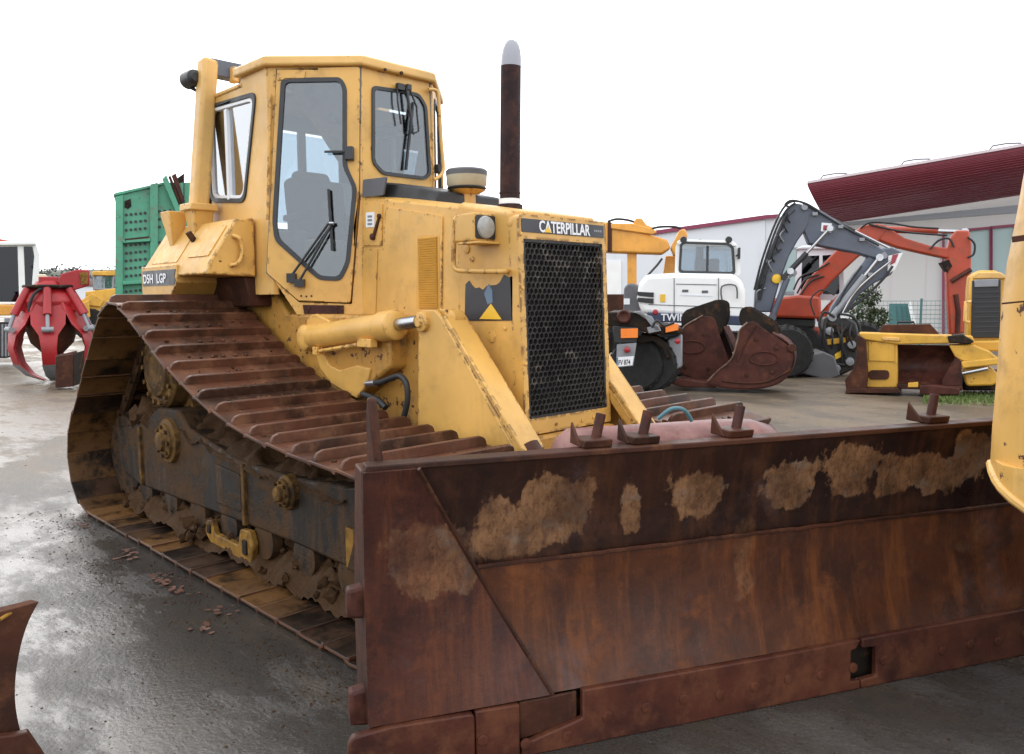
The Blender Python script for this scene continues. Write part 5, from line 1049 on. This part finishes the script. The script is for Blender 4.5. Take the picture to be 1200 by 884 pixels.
s6('loose_block', [(1078, 452), (1090, 451), (1125, 455), (1124, 463), (1078, 463)], -.45, -.2, 'rust_red', .02)
s6('bracket', [(1064, 449), (1076, 448), (1076, 454), (1064, 454)], -.36, -.3, 'yellow_bg', .006)
s6('roller_housing', rpoly([(1128, 432), (1160, 430), (1172, 440), (1166, 452), (1132, 453)], 5), -.2, .5, 'yellow_bg', .03)
s6('track_unit', [(1128, 440), (1200, 436), (1210, 446), (1200, 458), (1128, 458)], .1, .9, 'steel_dark', .03)
hd = s6('engine_hood', [(1138, 322), (1146, 317), (1166, 317), (1182, 325), (1184, 400), (1134, 402), (1136, 340)], .3, 1.8, 'yellow_bg', .04)
s6('hood_top', [(1140, 323), (1146, 319), (1172, 319), (1180, 324), (1180, 327), (1140, 327)], .26, 1.5, 'yellow_clean', .03, hd)
s6('grille', [(1139, 329), (1173, 328), (1172, 396), (1138, 396)], .25, .3, 'black', .01, hd)
s6('lamp_strip', [(1142, 328), (1170, 327), (1170, 336), (1142, 337)], .22, .26, 'grey_metal', .01, hd)
for k in range(9):
    py = 342+k*5.8; s6('slat', [(1141, py), (1171, py-.5), (1171, py+1), (1141, py+1.5)], .235, .25, 'seal', 0, hd)
s6('hood_front', [(1134, 400), (1184, 399), (1184, 412), (1134, 412)], .1, 1.8, 'yellow_bg', .03)
b = MB(); b.tube([S6.q(1138, 354, .2), S6.q(1132, 354, .2), S6.q(1131, 376, .2), S6.q(1136, 378, .2)], .03, 8); b.build('handle', M['yellow_clean'], YD)
b = MB(); b.cyl(S6.q(1128, 438, -.3), S6.q(1158, 432, -.34), .03, 10); b.build('rod', M['steel_bright'], YD)
s6('foot_plate', [(1110, 394), (1128, 392), (1142, 400), (1136, 404), (1112, 402)], -.35, .1, 'steel_dark', .02)

# ---- yellow hull close by at the right edge, with its chassis beyond the picture
S7 = Site(1330, 2.55); YH = thing('loader', 'yellow machine hull with white lower rim at the right edge', 'loader', S7.o, S7.rz)
outl = [(.0, 1), (1, 1)]
secs = []
prof7 = [(1206, 165), (1203, 190), (1198, 215), (1192, 250), (1186, 280), (1180, 310), (1174, 356), (1168, 440), (1163, 500), (1161, 535), (1162, 545)]
def hull_sec(px, py, grow):
    v = S7.q(px, py, 0); xl = v.x - grow; z = v.z; pts = []
    for t in range(7): a = R(180+15*t); pts.append((xl+.22+.22*math.cos(a), .25+.25*math.sin(a)-.03, z))
    pts += [(1.0, -.03, z), (1.0, 1.2, z), (xl, 1.2, z)]; return pts
def hull_sec(px, py, grow):
    e = S7.q(px, py, .22); f_ = S7.q(px+2, py, .75); z = e.z; pts = [(f_.x+.02, .75, z), (e.x, .22, z)]
    for t in range(1, 7): a = R(180+15*t); pts.append((e.x+.20+.20*math.cos(a), .22+.25*math.sin(a), z))
    return pts+[(1.0, -.03, z), (1.0, .75, z)]
b = MB(); b.loft([hull_sec(px, py, 0) for px, py in prof7]); hl = b.build('hull', paint('loader_yellow', (.64, .37, .10), .575, .5, edge=0), YH, smooth=60)
def sag(v): return (v[0], v[1], v[2])
rim = []
zb7 = S7.q(1162, 548).z; x7 = S7.q(1161.5, 545).x
rimline = [S7.q(px, py, yy) for px, py, yy in ((1161, 543, .20), (1163, 553, .12), (1167, 563, .05), (1174, 573, .0), (1186, 585, -.03), (1202, 597, -.03), (1225, 606, -.03), (1300, 612, -.03))]
b = MB(); top_ = [Vector((v.x, v.y, zb7+.02)) for v in rimline]
low = [[(v.x, v.y, v.z), (max(v.x, x7+.05), .74, v.z), (max(v.x, x7+.05), .74, zb7+.012), (v.x, v.y, zb7+.012)] for v in rimline[1:]]
b.loft(low); b.build('hull_bottom', hl.data.materials[0], YH)
b = MB(); b.tube(rimline, .016, 8); b.build('rim', M['yellow_clean'], YH)
b = MB(); b.bar(S7.q(1174, 356, -.034), S7.q(1215, 352, -.034), .006, .006); b.bar(S7.q(1186, 281, -.036), S7.q(1215, 277, -.036), .008, .02); b.build('seam', M['rust_plain'], YH)
b = MB(); b.box((.55, .6, .62), (.5, 1.4, .6)); b.build('chassis', M['steel_dark'], YH, bevel=.03)
for yy in (-.1, 1.3): wheel(YH, (.62, yy, .45), .45, .35, mat_rim='yellow_bg')

# ---- rusty curved tip at the left edge of the picture: end of a dozer blade standing close by
S8 = Site(-40, 2.35); BT = thing('grader_blade', 'curved rust brown blade end close by in the lower left corner', 'blade', S8.o, S8.rz)
cv = [(46, 705), (34, 728), (25, 756), (19, 790), (18, 820), (22, 848), (30, 872), (44, 895), (70, 935), (100, 985)]
cl = catmull([S8.q(px, py, 0) for px, py in cv], 4)
ends = []
for k, v in enumerate(cl):
    ends.append([(v.x, 0, v.z), (v.x-.028, .0, v.z-.004), (v.x-.75, -.10, v.z-.030), (v.x-.75, -.075, v.z-.015), (v.x-.02, .028, v.z+.002)])
ends = [[(p_[0], p_[1], max(p_[2], .02)) for p_ in e] for e in ends]
b = MB(); b.loft(ends); b.build('moldboard', M['rust_plain'], BT, bevel=.004)
b = MB(); b.prism([S8.q(*p, -.06) for p in ((-60, 870), (18, 862), (33, 858), (48, 880), (70, 915), (-60, 930))], (0, .03, 0)); b.build('end_bit', M['rust_plain'], BT, bevel=.004)
b = MB(); b.tube([S8.q(44, 706.5, .01), S8.q(20, 714, .01), S8.q(0, 726, -.02)], .006, 8); b.build('worn_lit_edge', M['ochre'], BT)  # ochre bead paints the orange highlight along the tip's top edge
b = MB(); b.prism([(-.9, -.05, 0), (-.35, -.05, 0), (-.35, -.05, .35), (-.9, -.05, .5)], (0, -.30, 0)); b.build('stand', M['rust_plain'], BT, bevel=.01)

# ---- left background: white and orange excavator, red grab, steel box, green screen, far loader
S9 = Site(10, 21.5); LX = thing('crawler_excavator', 'white and orange crawler excavator cut by the left edge', 'excavator', S9.o, S9.rz)
def s9(name, pts, y0, y1, mat, bevel=.03, parent=None): b = MB(); slab(b, S9, pts, y0, y1); return b.build(name, M[mat], parent or LX, bevel=bevel)
s9('platform', [(-60, 356), (34, 358), (35, 370), (-60, 370)], -1.0, 1.5, 'orange_bg')
s9('step_rail', [(5, 373), (30, 373), (30, 378), (5, 378)], -1.2, -.9, 'grey_metal', .01)
lc_ = bpy.data.objects.new('cab', None); COL.objects.link(lc_); lc_.parent = LX
for yy in (-.8, .6):
    b = MB(); b.panel([[S9.xz(*p) for p in ((-20, 286), (40, 284), (45, 300), (44, 356), (-20, 358))], [S9.xz(*p) for p in ((-18, 292), (20, 291), (22, 354), (-18, 354))], [S9.xz(*p) for p in ((27, 291), (37, 291), (39, 302), (36, 340), (29, 343))]], (0, yy, 0), (1, 0, 0), (0, 0, 1), .08); b.build('cab_frame', M['white_paint'], lc_, bevel=.02)
    b = MB(); b.panel([[S9.xz(*p) for p in ((-18, 292), (20, 291), (22, 354), (-18, 354))]], (0, yy+.02, 0), (1, 0, 0), (0, 0, 1), .01); b.build('cab_window', M['glass_dark'], lc_)
    b = MB(); b.panel([[S9.xz(*p) for p in ((27, 291), (37, 291), (39, 302), (36, 340), (29, 343))]], (0, yy+.02, 0), (1, 0, 0), (0, 0, 1), .01); b.build('cab_window', M['glass_dark'], lc_)
b = MB(); slab(b, S9, [(0, 318), (16, 316), (20, 354), (0, 356)], -.3, .3); b.build('seat', M['seat'], lc_, bevel=.05)
s9('roof', [(-20, 284), (41, 283), (42, 287), (-20, 288)], -.9, .7, 'white_paint', .02)
s9('boom', [(-60, 270), (0, 280), (22, 284), (24, 292), (0, 292), (-60, 290)], .8, 1.2, 'orangered', .03)
trk = s9('track', [(-60, 378), (10, 378), (24, 386), (28, 398), (24, 412), (10, 420), (-60, 420)], -1.3, -.7, 'steel_dark', .06)
for k in range(9):
    s9('track_shoe', [(-14+k*3.9, 380), (-11.6+k*3.9, 380), (-11.6+k*3.9, 418), (-14+k*3.9, 418)] if k < 6 else [(9+(k-6)*5, 380+(k-6)*4), (11+(k-6)*5, 380.5+(k-6)*4), (11+(k-6)*5, 417-(k-6)*4), (9+(k-6)*5, 418-(k-6)*4)], -1.33, -1.28, 'grey_metal', 0, trk)

S10 = Site(60, 16.0); OP = thing('orange_peel_grab', 'bright red scrap grab with curved tines resting on the ground', 'grab', S10.o, S10.rz)
sc10 = 16.0/FPX
b = MB(); b.lathe([(.30, 1.42), (.46, 1.46), (.50, 1.60), (.42, 1.75), (.30, 1.86), (.22, 2.0)], (.06, 0, 0), (0, 0, 1), 10); b.build('hub', M['scarlet'], OP, bevel=.02)
b = MB(); b.box((.06, 0, 2.0), (.34, .34, .16)); b.prism([S10.q(*p, -.2) for p in ((66, 330), (72, 321), (90, 316), (105, 317), (105, 335), (88, 340), (72, 338))], (0, .4, 0)); b.build('knuckle', M['scarlet'], OP, bevel=.02)
b = MB(); b.prism([S10.q(*p, -.24) for p in ((93, 320), (103, 319), (103, 333), (95, 334))], (0, .03, 0)); b.build('knuckle_plate', M['ochre'], OP, bevel=.005)
b = MB(); b.tube([S10.q(45, 328, 0), S10.q(52, 328, 0), S10.q(58, 331, 0), S10.q(72, 330, 0)], [.11, .11, .075, .075], 14); b.build('rotor_shaft', M['cream'], OP)
b = MB(); b.lathe([(.45, 1.86), (.47, 1.89), (.45, 1.92)], (.06, 0, 0), (0, 0, 1), 20); b.build('ring_plate', M['steel_dark'], OP)
b = MB(); b.lathe([(.12, .50), (.38, .78), (.48, 1.15), (.40, 1.3), (.28, 1.5)], (.06, 0, 0), (0, 0, 1), 12); b.build('dark_filler', M['rust_plain'], OP)  # added dark body: makes the hollow between the tines look shaded
for k in range(6):
    a = R(-95+60*k); e = Vector((math.cos(a), math.sin(a), 0)); tg = Vector((-e.y, e.x, 0)); o_ = Vector((.06, 0, 0))
    pr = [(.30, 1.74, .22), (.48, 1.46, .31), (.62, 1.16, .30), (.74, .95, .17), (.79, .70, .14), (.70, .38, .14), (.48, .15, .11), (.20, .03, .05)]
    ringz = []
    for i, (r_, z, w_) in enumerate(pr):
        th = .14*(1-i/8); inx = -e*th
        c = o_+e*r_+Vector((0, 0, z)); ringz.append([c+tg*w_, c-tg*w_, c-tg*w_*.6+inx+Vector((0, 0, .0)), c+tg*w_*.6+inx])
    b = MB(); b.loft(ringz); tine = b.build('tine', M['scarlet'], OP, bevel=.015)
    b = MB(); ex_ = [[p_+e*.012 for p_ in r_[:2]]+[p_ for p_ in r_[1::-1]] for r_ in ringz[5:]]; b.loft(ex_); b.build('tine_tip', M['grey_metal'], tine)
    b = MB(); b.cyl(o_+e*.40+Vector((0, 0, 1.84)), o_+e*.68+Vector((0, 0, 1.34)), .075, 12); rm_ = b.build('ram', M['scarlet'], OP)
    b = MB(); b.cyl(o_+e*.66+Vector((0, 0, 1.38)), o_+e*.78+Vector((0, 0, 1.08)), .035, 10); b.lathe([(.055, -.10), (.055, .10)], o_+e*.78+Vector((0, 0, 1.06)), tg, 12); b.build('ram_rod', M['grey_metal'], rm_)
    b = MB(); b.prism([o_+e*.38+tg*.05+Vector((0, 0, 1.84)), o_+e*.66+tg*.05+Vector((0, 0, 1.40)), o_+e*.42+tg*.05+Vector((0, 0, 1.42))], -tg*.10); b.build('web', M['scarlet'], OP, bevel=.01)
b = MB(); b.tube(catmull([S10.q(*p, -.4) for p in ((72, 336), (52, 337), (40, 345), (34, 360), (36, 372))], 6), .028, 8); b.build('hose', M['rubber'], OP)
S11 = Site(80, 14.6); BX = thing('steel_box', 'small rusty steel box on the ground beside the red grab', 'box', S11.o, S11.rz)
b = MB(); b.prism([S11.q(65, 455, -.1), S11.q(65, 418, -.1), S11.q(86, 415, -.1), S11.q(86, 453, -.1)], (.0, .35, 0)); b.build('side_plate', M['rust_plain'], BX, bevel=.01)
b = MB(); b.prism([S11.q(86.5, 453, -.1), S11.q(86.5, 415, -.1), S11.q(99, 411, .3), S11.q(98, 448, .3)], (-.02, .05, 0)); b.build('end_plate', M['steel_dark'], BX, bevel=.006)
b = MB(); v = S11.q(76, 415, .1); b.tube([S11.q(68, 418, 0), S11.q(90, 413, .1)], .03, 8); b.build('rim', M['rust_red'], BX)

S12 = Site(175, 18.5); GS = thing('screen_box', 'tall green perforated steel screen casing with rusty ribs', 'machine casing', S12.o, S12.rz)
def s12(name, pts, y0, y1, mat, bevel=.01, parent=None): b = MB(); slab(b, S12, pts, y0, y1); return b.build(name, M[mat], parent or GS, bevel=bevel)
pn = s12('side_panel', [(135, 226), (190, 214), (260, 214), (260, 420), (135, 420)], 0, 1.2, 'green')
for x0_ in (135, 176, 206): s12('post', [(x0_, 231 if x0_ < 150 else 216), (x0_+9, 229 if x0_ < 150 else 214), (x0_+9, 420), (x0_, 420)], -.12, 0, 'green', .01)
s12('brace', [(190, 210), (195, 205), (214, 252), (210, 258)], -.2, -.13, 'green', .01); s12('brace', [(201, 206), (206, 203), (217, 236), (213, 238)], -.2, -.13, 'rust_red', .01)
s12('brace', [(197, 207), (200, 206), (216, 245), (213, 248)], -.16, -.10, 'rust_plain', .01)
for py in (281, 330): s12('rail', [(144, py), (176, py-2), (176, py+2), (144, py+4)], -.16, 0, 'green', .01)
s12('rail', [(146, 280), (175, 277), (175, 279), (146, 282)], -.165, -.15, 'rust_plain', 0)
s12('patch', [(146, 236), (153, 233), (154, 242), (150, 245), (146, 243)], -.02, 0, 'steel_dark', 0)
for i in range(2):
    for py in range(252, 345, 9):
        if 274 < py < 286: continue
        for px in ((148, 153.5, 159, 164.5, 170), (187, 193, 199))[i]:
            v = S12.q(px+rnd.uniform(-.3, .3), py-(px-148)*.10, -.006); bb = MB(); bb.lathe([(.032, 0), (.032, .012)], v, (0, -1, 0), 10); bb.build('plug_hole', M['black'], pn, smooth=0)
s12('box_rim', [(133, 230), (190, 217), (190, 214), (133, 227)], -.06, 1.25, 'green', .01)
b = MB(); b.cyl(S12.q(150, 229, .2), S12.q(150, 224, .2), .06, 10); b.build('eye_bolt', M['rust_plain'], GS)
s12('end_wall', [(206, 210), (216, 203), (216, 240), (206, 240)], -.05, 0, 'steel_dark', .01)

S13 = Site(116, 34); FL = thing('wheel_loader', 'small far yellow loader with glazed cab behind the red grab', 'loader', S13.o, S13.rz)
def s13(name, pts, y0, y1, mat, bevel=.03, parent=None): b = MB(); slab(b, S13, pts, y0, y1); return b.build(name, M[mat], parent or FL, bevel=bevel)
s13('cab_frame', [(109, 340), (109, 323), (112, 323), (112, 338), (121, 338), (121, 323), (123, 323), (123, 338), (131, 338), (131, 323), (134, 323), (134, 340)], -.6, .6, 'grey_metal')
s13('roof', [(108, 318), (135, 317), (135, 323), (108, 323)], -.8, .8, 'yellow_bg')
s13('cab_window', [(110, 323), (133, 323), (133, 340), (110, 340)], -.5, .5, 'glass')
s13('body', [(100, 342), (135, 338), (140, 365), (100, 366)], -.9, .9, 'yellow_bg')
s13('arm', [(95, 352), (108, 344), (122, 352), (118, 360), (104, 358), (98, 368)], -1.0, -.8, 'yellow_bg')
s13('bucket', [(92, 358), (104, 352), (106, 372), (94, 374)], -1.4, 1.0, 'yellow_bg')
for px in (106, 132): v = S13.q(px, 384, -.8); wheel(FL, (v.x, -.8, .65), .65, .5, mat_rim='yellow_bg')

# ---- buildings, fence, bush
S14 = Site(1080, 31); BU = thing('showroom_building', 'pale showroom with curved maroon canopy and tall glazed bays', 'building', S14.o, S14.rz)
def s14(name, pts, y0, y1, mat, bevel=0, parent=None): b = MB(); slab(b, S14, pts, y0, y1); return b.build(name, M[mat], parent or BU, bevel=bevel)
wl = s14('wall', [(962, 240), (1500, 190), (1500, 412), (962, 402)], 0, 9, 'wall')
s14('wall_band', [(975, 262), (1500, 210), (1500, 226), (1000, 264)], -.06, -.002, 'grey_metal')
for px in (1044, 1085, 1128): v0 = S14.q(px, 250, -.006); v1 = S14.q(px, 398, -.006); b = MB(); b.box((v0+v1)/2, (.02, .012, v0.z-v1.z)); b.build('wall_joint', M['fascia'], wl)
# canopy: a long shell curving up and outwards
b = MB(); rows = []
cf = [(948, 217), (951, 224), (956, 234), (963, 247), (970, 256), (978, 262)]
cr_ = [(1187, 176), (1190, 183), (1195, 194), (1201, 207), (1208, 218), (1216, 226)]
cn = [0, .06, .35, 1.1, 2.0, 2.9]
nst = 34; ribs = []
def can(i, t, o=0):
    a_ = S14.q(*cf[i], -3.1+cn[i]); c_ = S14.q(cf[i][0]+(cr_[i][0]-cf[i][0])*2.0, cf[i][1]+(cr_[i][1]-cf[i][1])*2.0, -3.1+cn[i]); return a_+(c_-a_)*t+Vector((0, -.0, o))
b.loft([[can(i, t) for i in range(6)]+[can(i, t, .14) for i in range(5, -1, -1)] for t in (0, .25, .5, .75, 1)]); can_o = b.build('canopy', M['maroon'], BU)
for j in range(1, 22):
    tt = j/22; f_ = tt*5; i = min(4, int(f_)); fr_ = f_-i
    pA = can(i, 0)*(1-fr_)+can(i+1, 0)*fr_; pB = can(i, 1)*(1-fr_)+can(i+1, 1)*fr_; bb = MB(); bb.bar(pA+Vector((0, 0, -.008)), pB+Vector((0, 0, -.004)), .04, .014); bb.build('cladding_rib', M['maroon'], can_o)
b = MB(); a_, c_ = can(0, 0), can(0, 1); b.bar(a_+Vector((-.03, -.03, .10)), c_+Vector((0, -.03, .10)), .08, .09); b.build('canopy_edge', M['fascia'], BU)
b = MB(); b.prism([can(i, 0)+Vector((-.06, 0, 0)) for i in range(6)]+[can(i, 0, .12)+Vector((-.06, 0, 0)) for i in range(5, -1, -1)], (.06, 0, 0)); b.build('canopy_end', M['maroon'], BU)
for t in (.03, .26, .49):
    a_ = can(0, t)+Vector((0, .1, .12)); b = MB(); b.tube([a_, a_+Vector((.12, 0, .16)), a_+Vector((.5, 0, .20)), a_+Vector((.9, 0, .18)), a_+Vector((1.0, 0, .05))], .03, 8); b.build('roof_lamp', M['grey_metal'], BU)
for x0_, x1_ in ((1107, 1130), (1134, 1159), (1163, 1188), (1192, 1216)):
    fw_ = [S14.xz(*p) for p in ((x0_, 274-(x0_-1107)*.10), (x1_, 274-(x1_-1107)*.10), (x1_, 398), (x0_, 398))]
    b = MB(); b.panel([inset(fw_, -.10) if False else [(fw_[0][0]-.09, fw_[0][1]+.09), (fw_[1][0]+.09, fw_[1][1]+.09), (fw_[2][0]+.09, fw_[2][1]-.05), (fw_[3][0]-.09, fw_[3][1]-.05)], fw_], (0, -.09, 0), (1, 0, 0), (0, 0, 1), -.08); wn = b.build('window', M['magenta'], BU)
    b = MB(); b.panel([fw_], (0, -.02, 0), (1, 0, 0), (0, 0, 1), -.012); b.build('pane', M['window_pane'], wn)
S15 = Site(850, 34); B2 = thing('warehouse', 'long pale warehouse with magenta roof edge behind the white excavator', 'building', S15.o, S15.rz)
def s15(name, pts, y0, y1, mat, bevel=0, parent=None): b = MB(); slab(b, S15, pts, y0, y1); return b.build(name, M[mat], parent or B2, bevel=bevel)
w2 = s15('wall', [(640, 291), (897, 255), (897, 402), (640, 402)], 0, 10, 'wall_cool')
s15('side_wall', [(897.2, 255), (912, 254), (1010, 262), (1010, 402), (897.2, 402)], .05, 10, 'wall_cool')
s15('roof_edge', [(640, 288), (897, 252), (912, 251), (912, 255), (897, 256.5), (640, 292.5)], -.12, -.003, 'magenta')
for k in range(8):
    px = 720+k*24; v0, v1 = S15.q(px, 283, -.008), S15.q(px, 400, -.008); b = MB(); b.box((v0+v1)/2, (.03, .016, v0.z-v1.z)); b.build('wall_joint', M['wall_cool'], w2)
s15('roller_door', [(702, 306), (728, 306), (728, 400), (702, 400)], -.06, -.004, 'white_paint', 0)
fwin = s15('window', [(915, 290), (935, 290), (935, 345), (915, 345)], -.08, .045, 'grey_metal'); s15('pane', [(917, 293), (933, 293), (933, 342), (917, 342)], -.10, -.085, 'window_pane', 0, fwin)
S16 = Site(1050, 25); FE = thing('wire_fence', 'green steel mesh fence in front of the pale showroom', 'fence', S16.o, S16.rz)
for px in (1006, 1080, 1154, 1228):
    v = S16.q(px, 350); b = MB(); b.box((v.x, 0, v.z/2), (.07, .07, v.z)); b.build('post', M['fence'], FE)
x0_, x1_, ztop = S16.q(1006, 350).x, S16.q(1228, 350).x, S16.q(1050, 353).z
for k in range(11):
    z = .1+(ztop-.1)*k/10; b = MB(); b.box(((x0_+x1_)/2, -.04, z), (x1_-x0_, .012, .016)); b.build('wire', M['fence'], FE)
b = MB()
for k in range(int((x1_-x0_)/.12)): b.box((x0_+k*.12, -.025, ztop/2), (.007, .007, ztop))
b.build('upright_wire', M['fence'], FE, kind='stuff', smooth=0)
S17 = Site(1052, 28.5); GF = thing('glass_stack', 'a-frame stacked with greenish glass sheets behind the fence', 'rack', S17.o, S17.rz)
for k in range(4): b = MB(); slab(b, S17, [(1040+k*6, 398), (1042+k*6, 356), (1049+k*6, 356), (1053+k*6, 398)], -.2+.1*k, -.15+.1*k); b.build('sheet', M['fence'], GF)
b = MB(); slab(b, S17, [(1064, 358), (1067, 352), (1078, 398), (1073, 398)], -.4, -.2); b.build('stand', M['white_paint'], GF)
def leafball(b, c, r, n, s_, sq=(1, 1, 1)):
    for k in range(n):
        d = Vector((rnd.gauss(0, 1), rnd.gauss(0, 1), rnd.gauss(0, 1))).normalized()*r*rnd.uniform(.55, 1.05)*(1+.35*noise.noise(Vector(c)+Vector((k % 7, k % 11, 0))*.3))
        p = Vector(c)+Vector((d.x*sq[0], d.y*sq[1], d.z*sq[2])); u = Vector((rnd.gauss(0, 1), rnd.gauss(0, 1), rnd.gauss(0, 1))).normalized()*s_; v = u.cross(Vector((rnd.gauss(0, 1), rnd.gauss(0, 1), rnd.gauss(0, 1)))).normalized()*s_*.5
        b.face([p-u, p+v, p+u, p-v])
S18 = Site(1013, 22.5); BS = thing('bush', 'dark green bush growing between the red boom and the fence', 'bush', S18.o, S18.rz)
b = MB()
for (dx_, z, r_) in ((0, .8, .5), (-.15, 1.25, .42), (.2, .45, .5), (-.3, .5, .45), (.05, 1.6, .3), (.3, 1.0, .3)): leafball(b, (dx_, 0, z), r_, 420, .05)
b.build('foliage', M['foliage'], BS, smooth=0)
b = MB()
for k in range(5): b.tube([(0, 0, 0), (rnd.uniform(-.2, .2), rnd.uniform(-.2, .2), .7), (rnd.uniform(-.4, .4), rnd.uniform(-.3, .3), 1.3)], [.035, .025, .01], 6)
b.build('stem', M['bark'], BS)

# ---- distance: wooded rise behind the yard on the left
b = MB(); rows = []
for i in range(61):
    px = -500+i*36; top = []
    d0 = 300; dd = pray(px, 442); p = CAM+dd*(d0/dd.dot(AF)); p.z = 0; h = 12.2+2.5*noise.noise(Vector((px*.006, 1, 0)))+1.2*noise.noise(Vector((px*.03, 5, 0)))
    h *= 1 if px < 250 else max(.15, 1-(px-250)/300)
    rows.append([p-AV*70, p-AV*30+UZ*h*.6, p+UZ*h, p+AV*60+UZ*h*.6, p+AV*120])
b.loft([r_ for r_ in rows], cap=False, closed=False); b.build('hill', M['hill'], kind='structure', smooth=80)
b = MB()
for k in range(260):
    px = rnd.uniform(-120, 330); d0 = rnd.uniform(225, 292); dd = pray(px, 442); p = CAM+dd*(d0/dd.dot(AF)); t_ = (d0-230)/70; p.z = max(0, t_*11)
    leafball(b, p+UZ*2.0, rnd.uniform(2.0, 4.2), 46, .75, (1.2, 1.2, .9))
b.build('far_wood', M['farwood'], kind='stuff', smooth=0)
for k, (px, py0, wd_, lab) in enumerate(((103, 336, 5, 'small white far house at the foot of the wooded rise'),)):
    S_h = Site(px, 190); hz = thing('far_house', lab, 'house', S_h.o, S_h.rz); v = S_h.q(px, py0); b = MB(); b.box((0, 0, v.z/2), (wd_, 6, v.z)); b.build('wall', M['wall_cool'], hz)
    b = MB(); b.prism([(-wd_/2-.3, -3.3, v.z), (wd_/2+.3, -3.3, v.z), (wd_/2+.3, 0, v.z+1.8), (-wd_/2-.3, 0, v.z+1.8)], (0, .25, .0)); b.prism([(-wd_/2-.3, 3.3, v.z), (wd_/2+.3, 3.3, v.z), (wd_/2+.3, .26, v.z+1.8), (-wd_/2-.3, .26, v.z+1.8)], (0, -.25, .0)); b.build('roof', M['rust_plain'], hz)

# ---- grass by the small dozer, leaf litter and grit along the big track
b = MB()
for k in range(2600):
    px, py = rnd.uniform(1082, 1200), rnd.gauss(467, 3.5)
    if not 459 < py < 476: continue
    p = onZ(px, py, 0); hgt = rnd.uniform(.02, .07); u = Vector((rnd.gauss(0, 1), rnd.gauss(0, 1), 0)).normalized()*.012; l_ = Vector((rnd.gauss(0, .02), rnd.gauss(0, .02), hgt))
    b.face([p-u, p+u, p+l_])
b.build('grass', M['grass'], kind='stuff', smooth=0)
b = MB()
for k in range(85):
    px, py = rnd.choice(((108, 616), (160, 652), (155, 650), (195, 682), (192, 680), (215, 697), (262, 716), (235, 738)))
    p = onZ(px+rnd.gauss(0, 9), py+rnd.gauss(0, 4), 0)
    if p.y > -1.56: continue
    p.z = rnd.uniform(.006, .02); a = rnd.uniform(0, 6.3); L_ = rnd.uniform(.010, .032); u = Vector((math.cos(a), math.sin(a), rnd.uniform(-.2, .2)))*L_; v = Vector((-math.sin(a), math.cos(a), rnd.uniform(-.2, .2)))*L_*rnd.uniform(.35, .8); e_ = lambda: rnd.uniform(.7, 1.1)
    b.face([p-u*e_(), p-u*.45*e_()+v*.8, p+u*.2*e_()+v*e_(), p+u*e_(), p+u*.3-v*e_(), p-u*.4-v*.7*e_()])
b.build('leaf_litter', M['litter'], kind='stuff', smooth=0)
b = MB()
for k in range(700):
    x = rnd.uniform(-2.6, 1.6); p = Vector((x, -1.56-abs(rnd.gauss(0, .22)), .0)); b.blob(p, rnd.uniform(.002, .007), k, .5, 1, (1.2, 1.2, .7))
for k in range(900):
    px, py = rnd.uniform(-20, 1220), rnd.uniform(430, 900); p = onZ(px, py, 0); d = (p-CAM).length
    if d > 15: continue
    b.blob(p, rnd.uniform(.0012, .004)*(1+.12*d), k, .5, 1, (1.2, 1.2, .6))
b.build('gravel', M['mud'], kind='stuff')
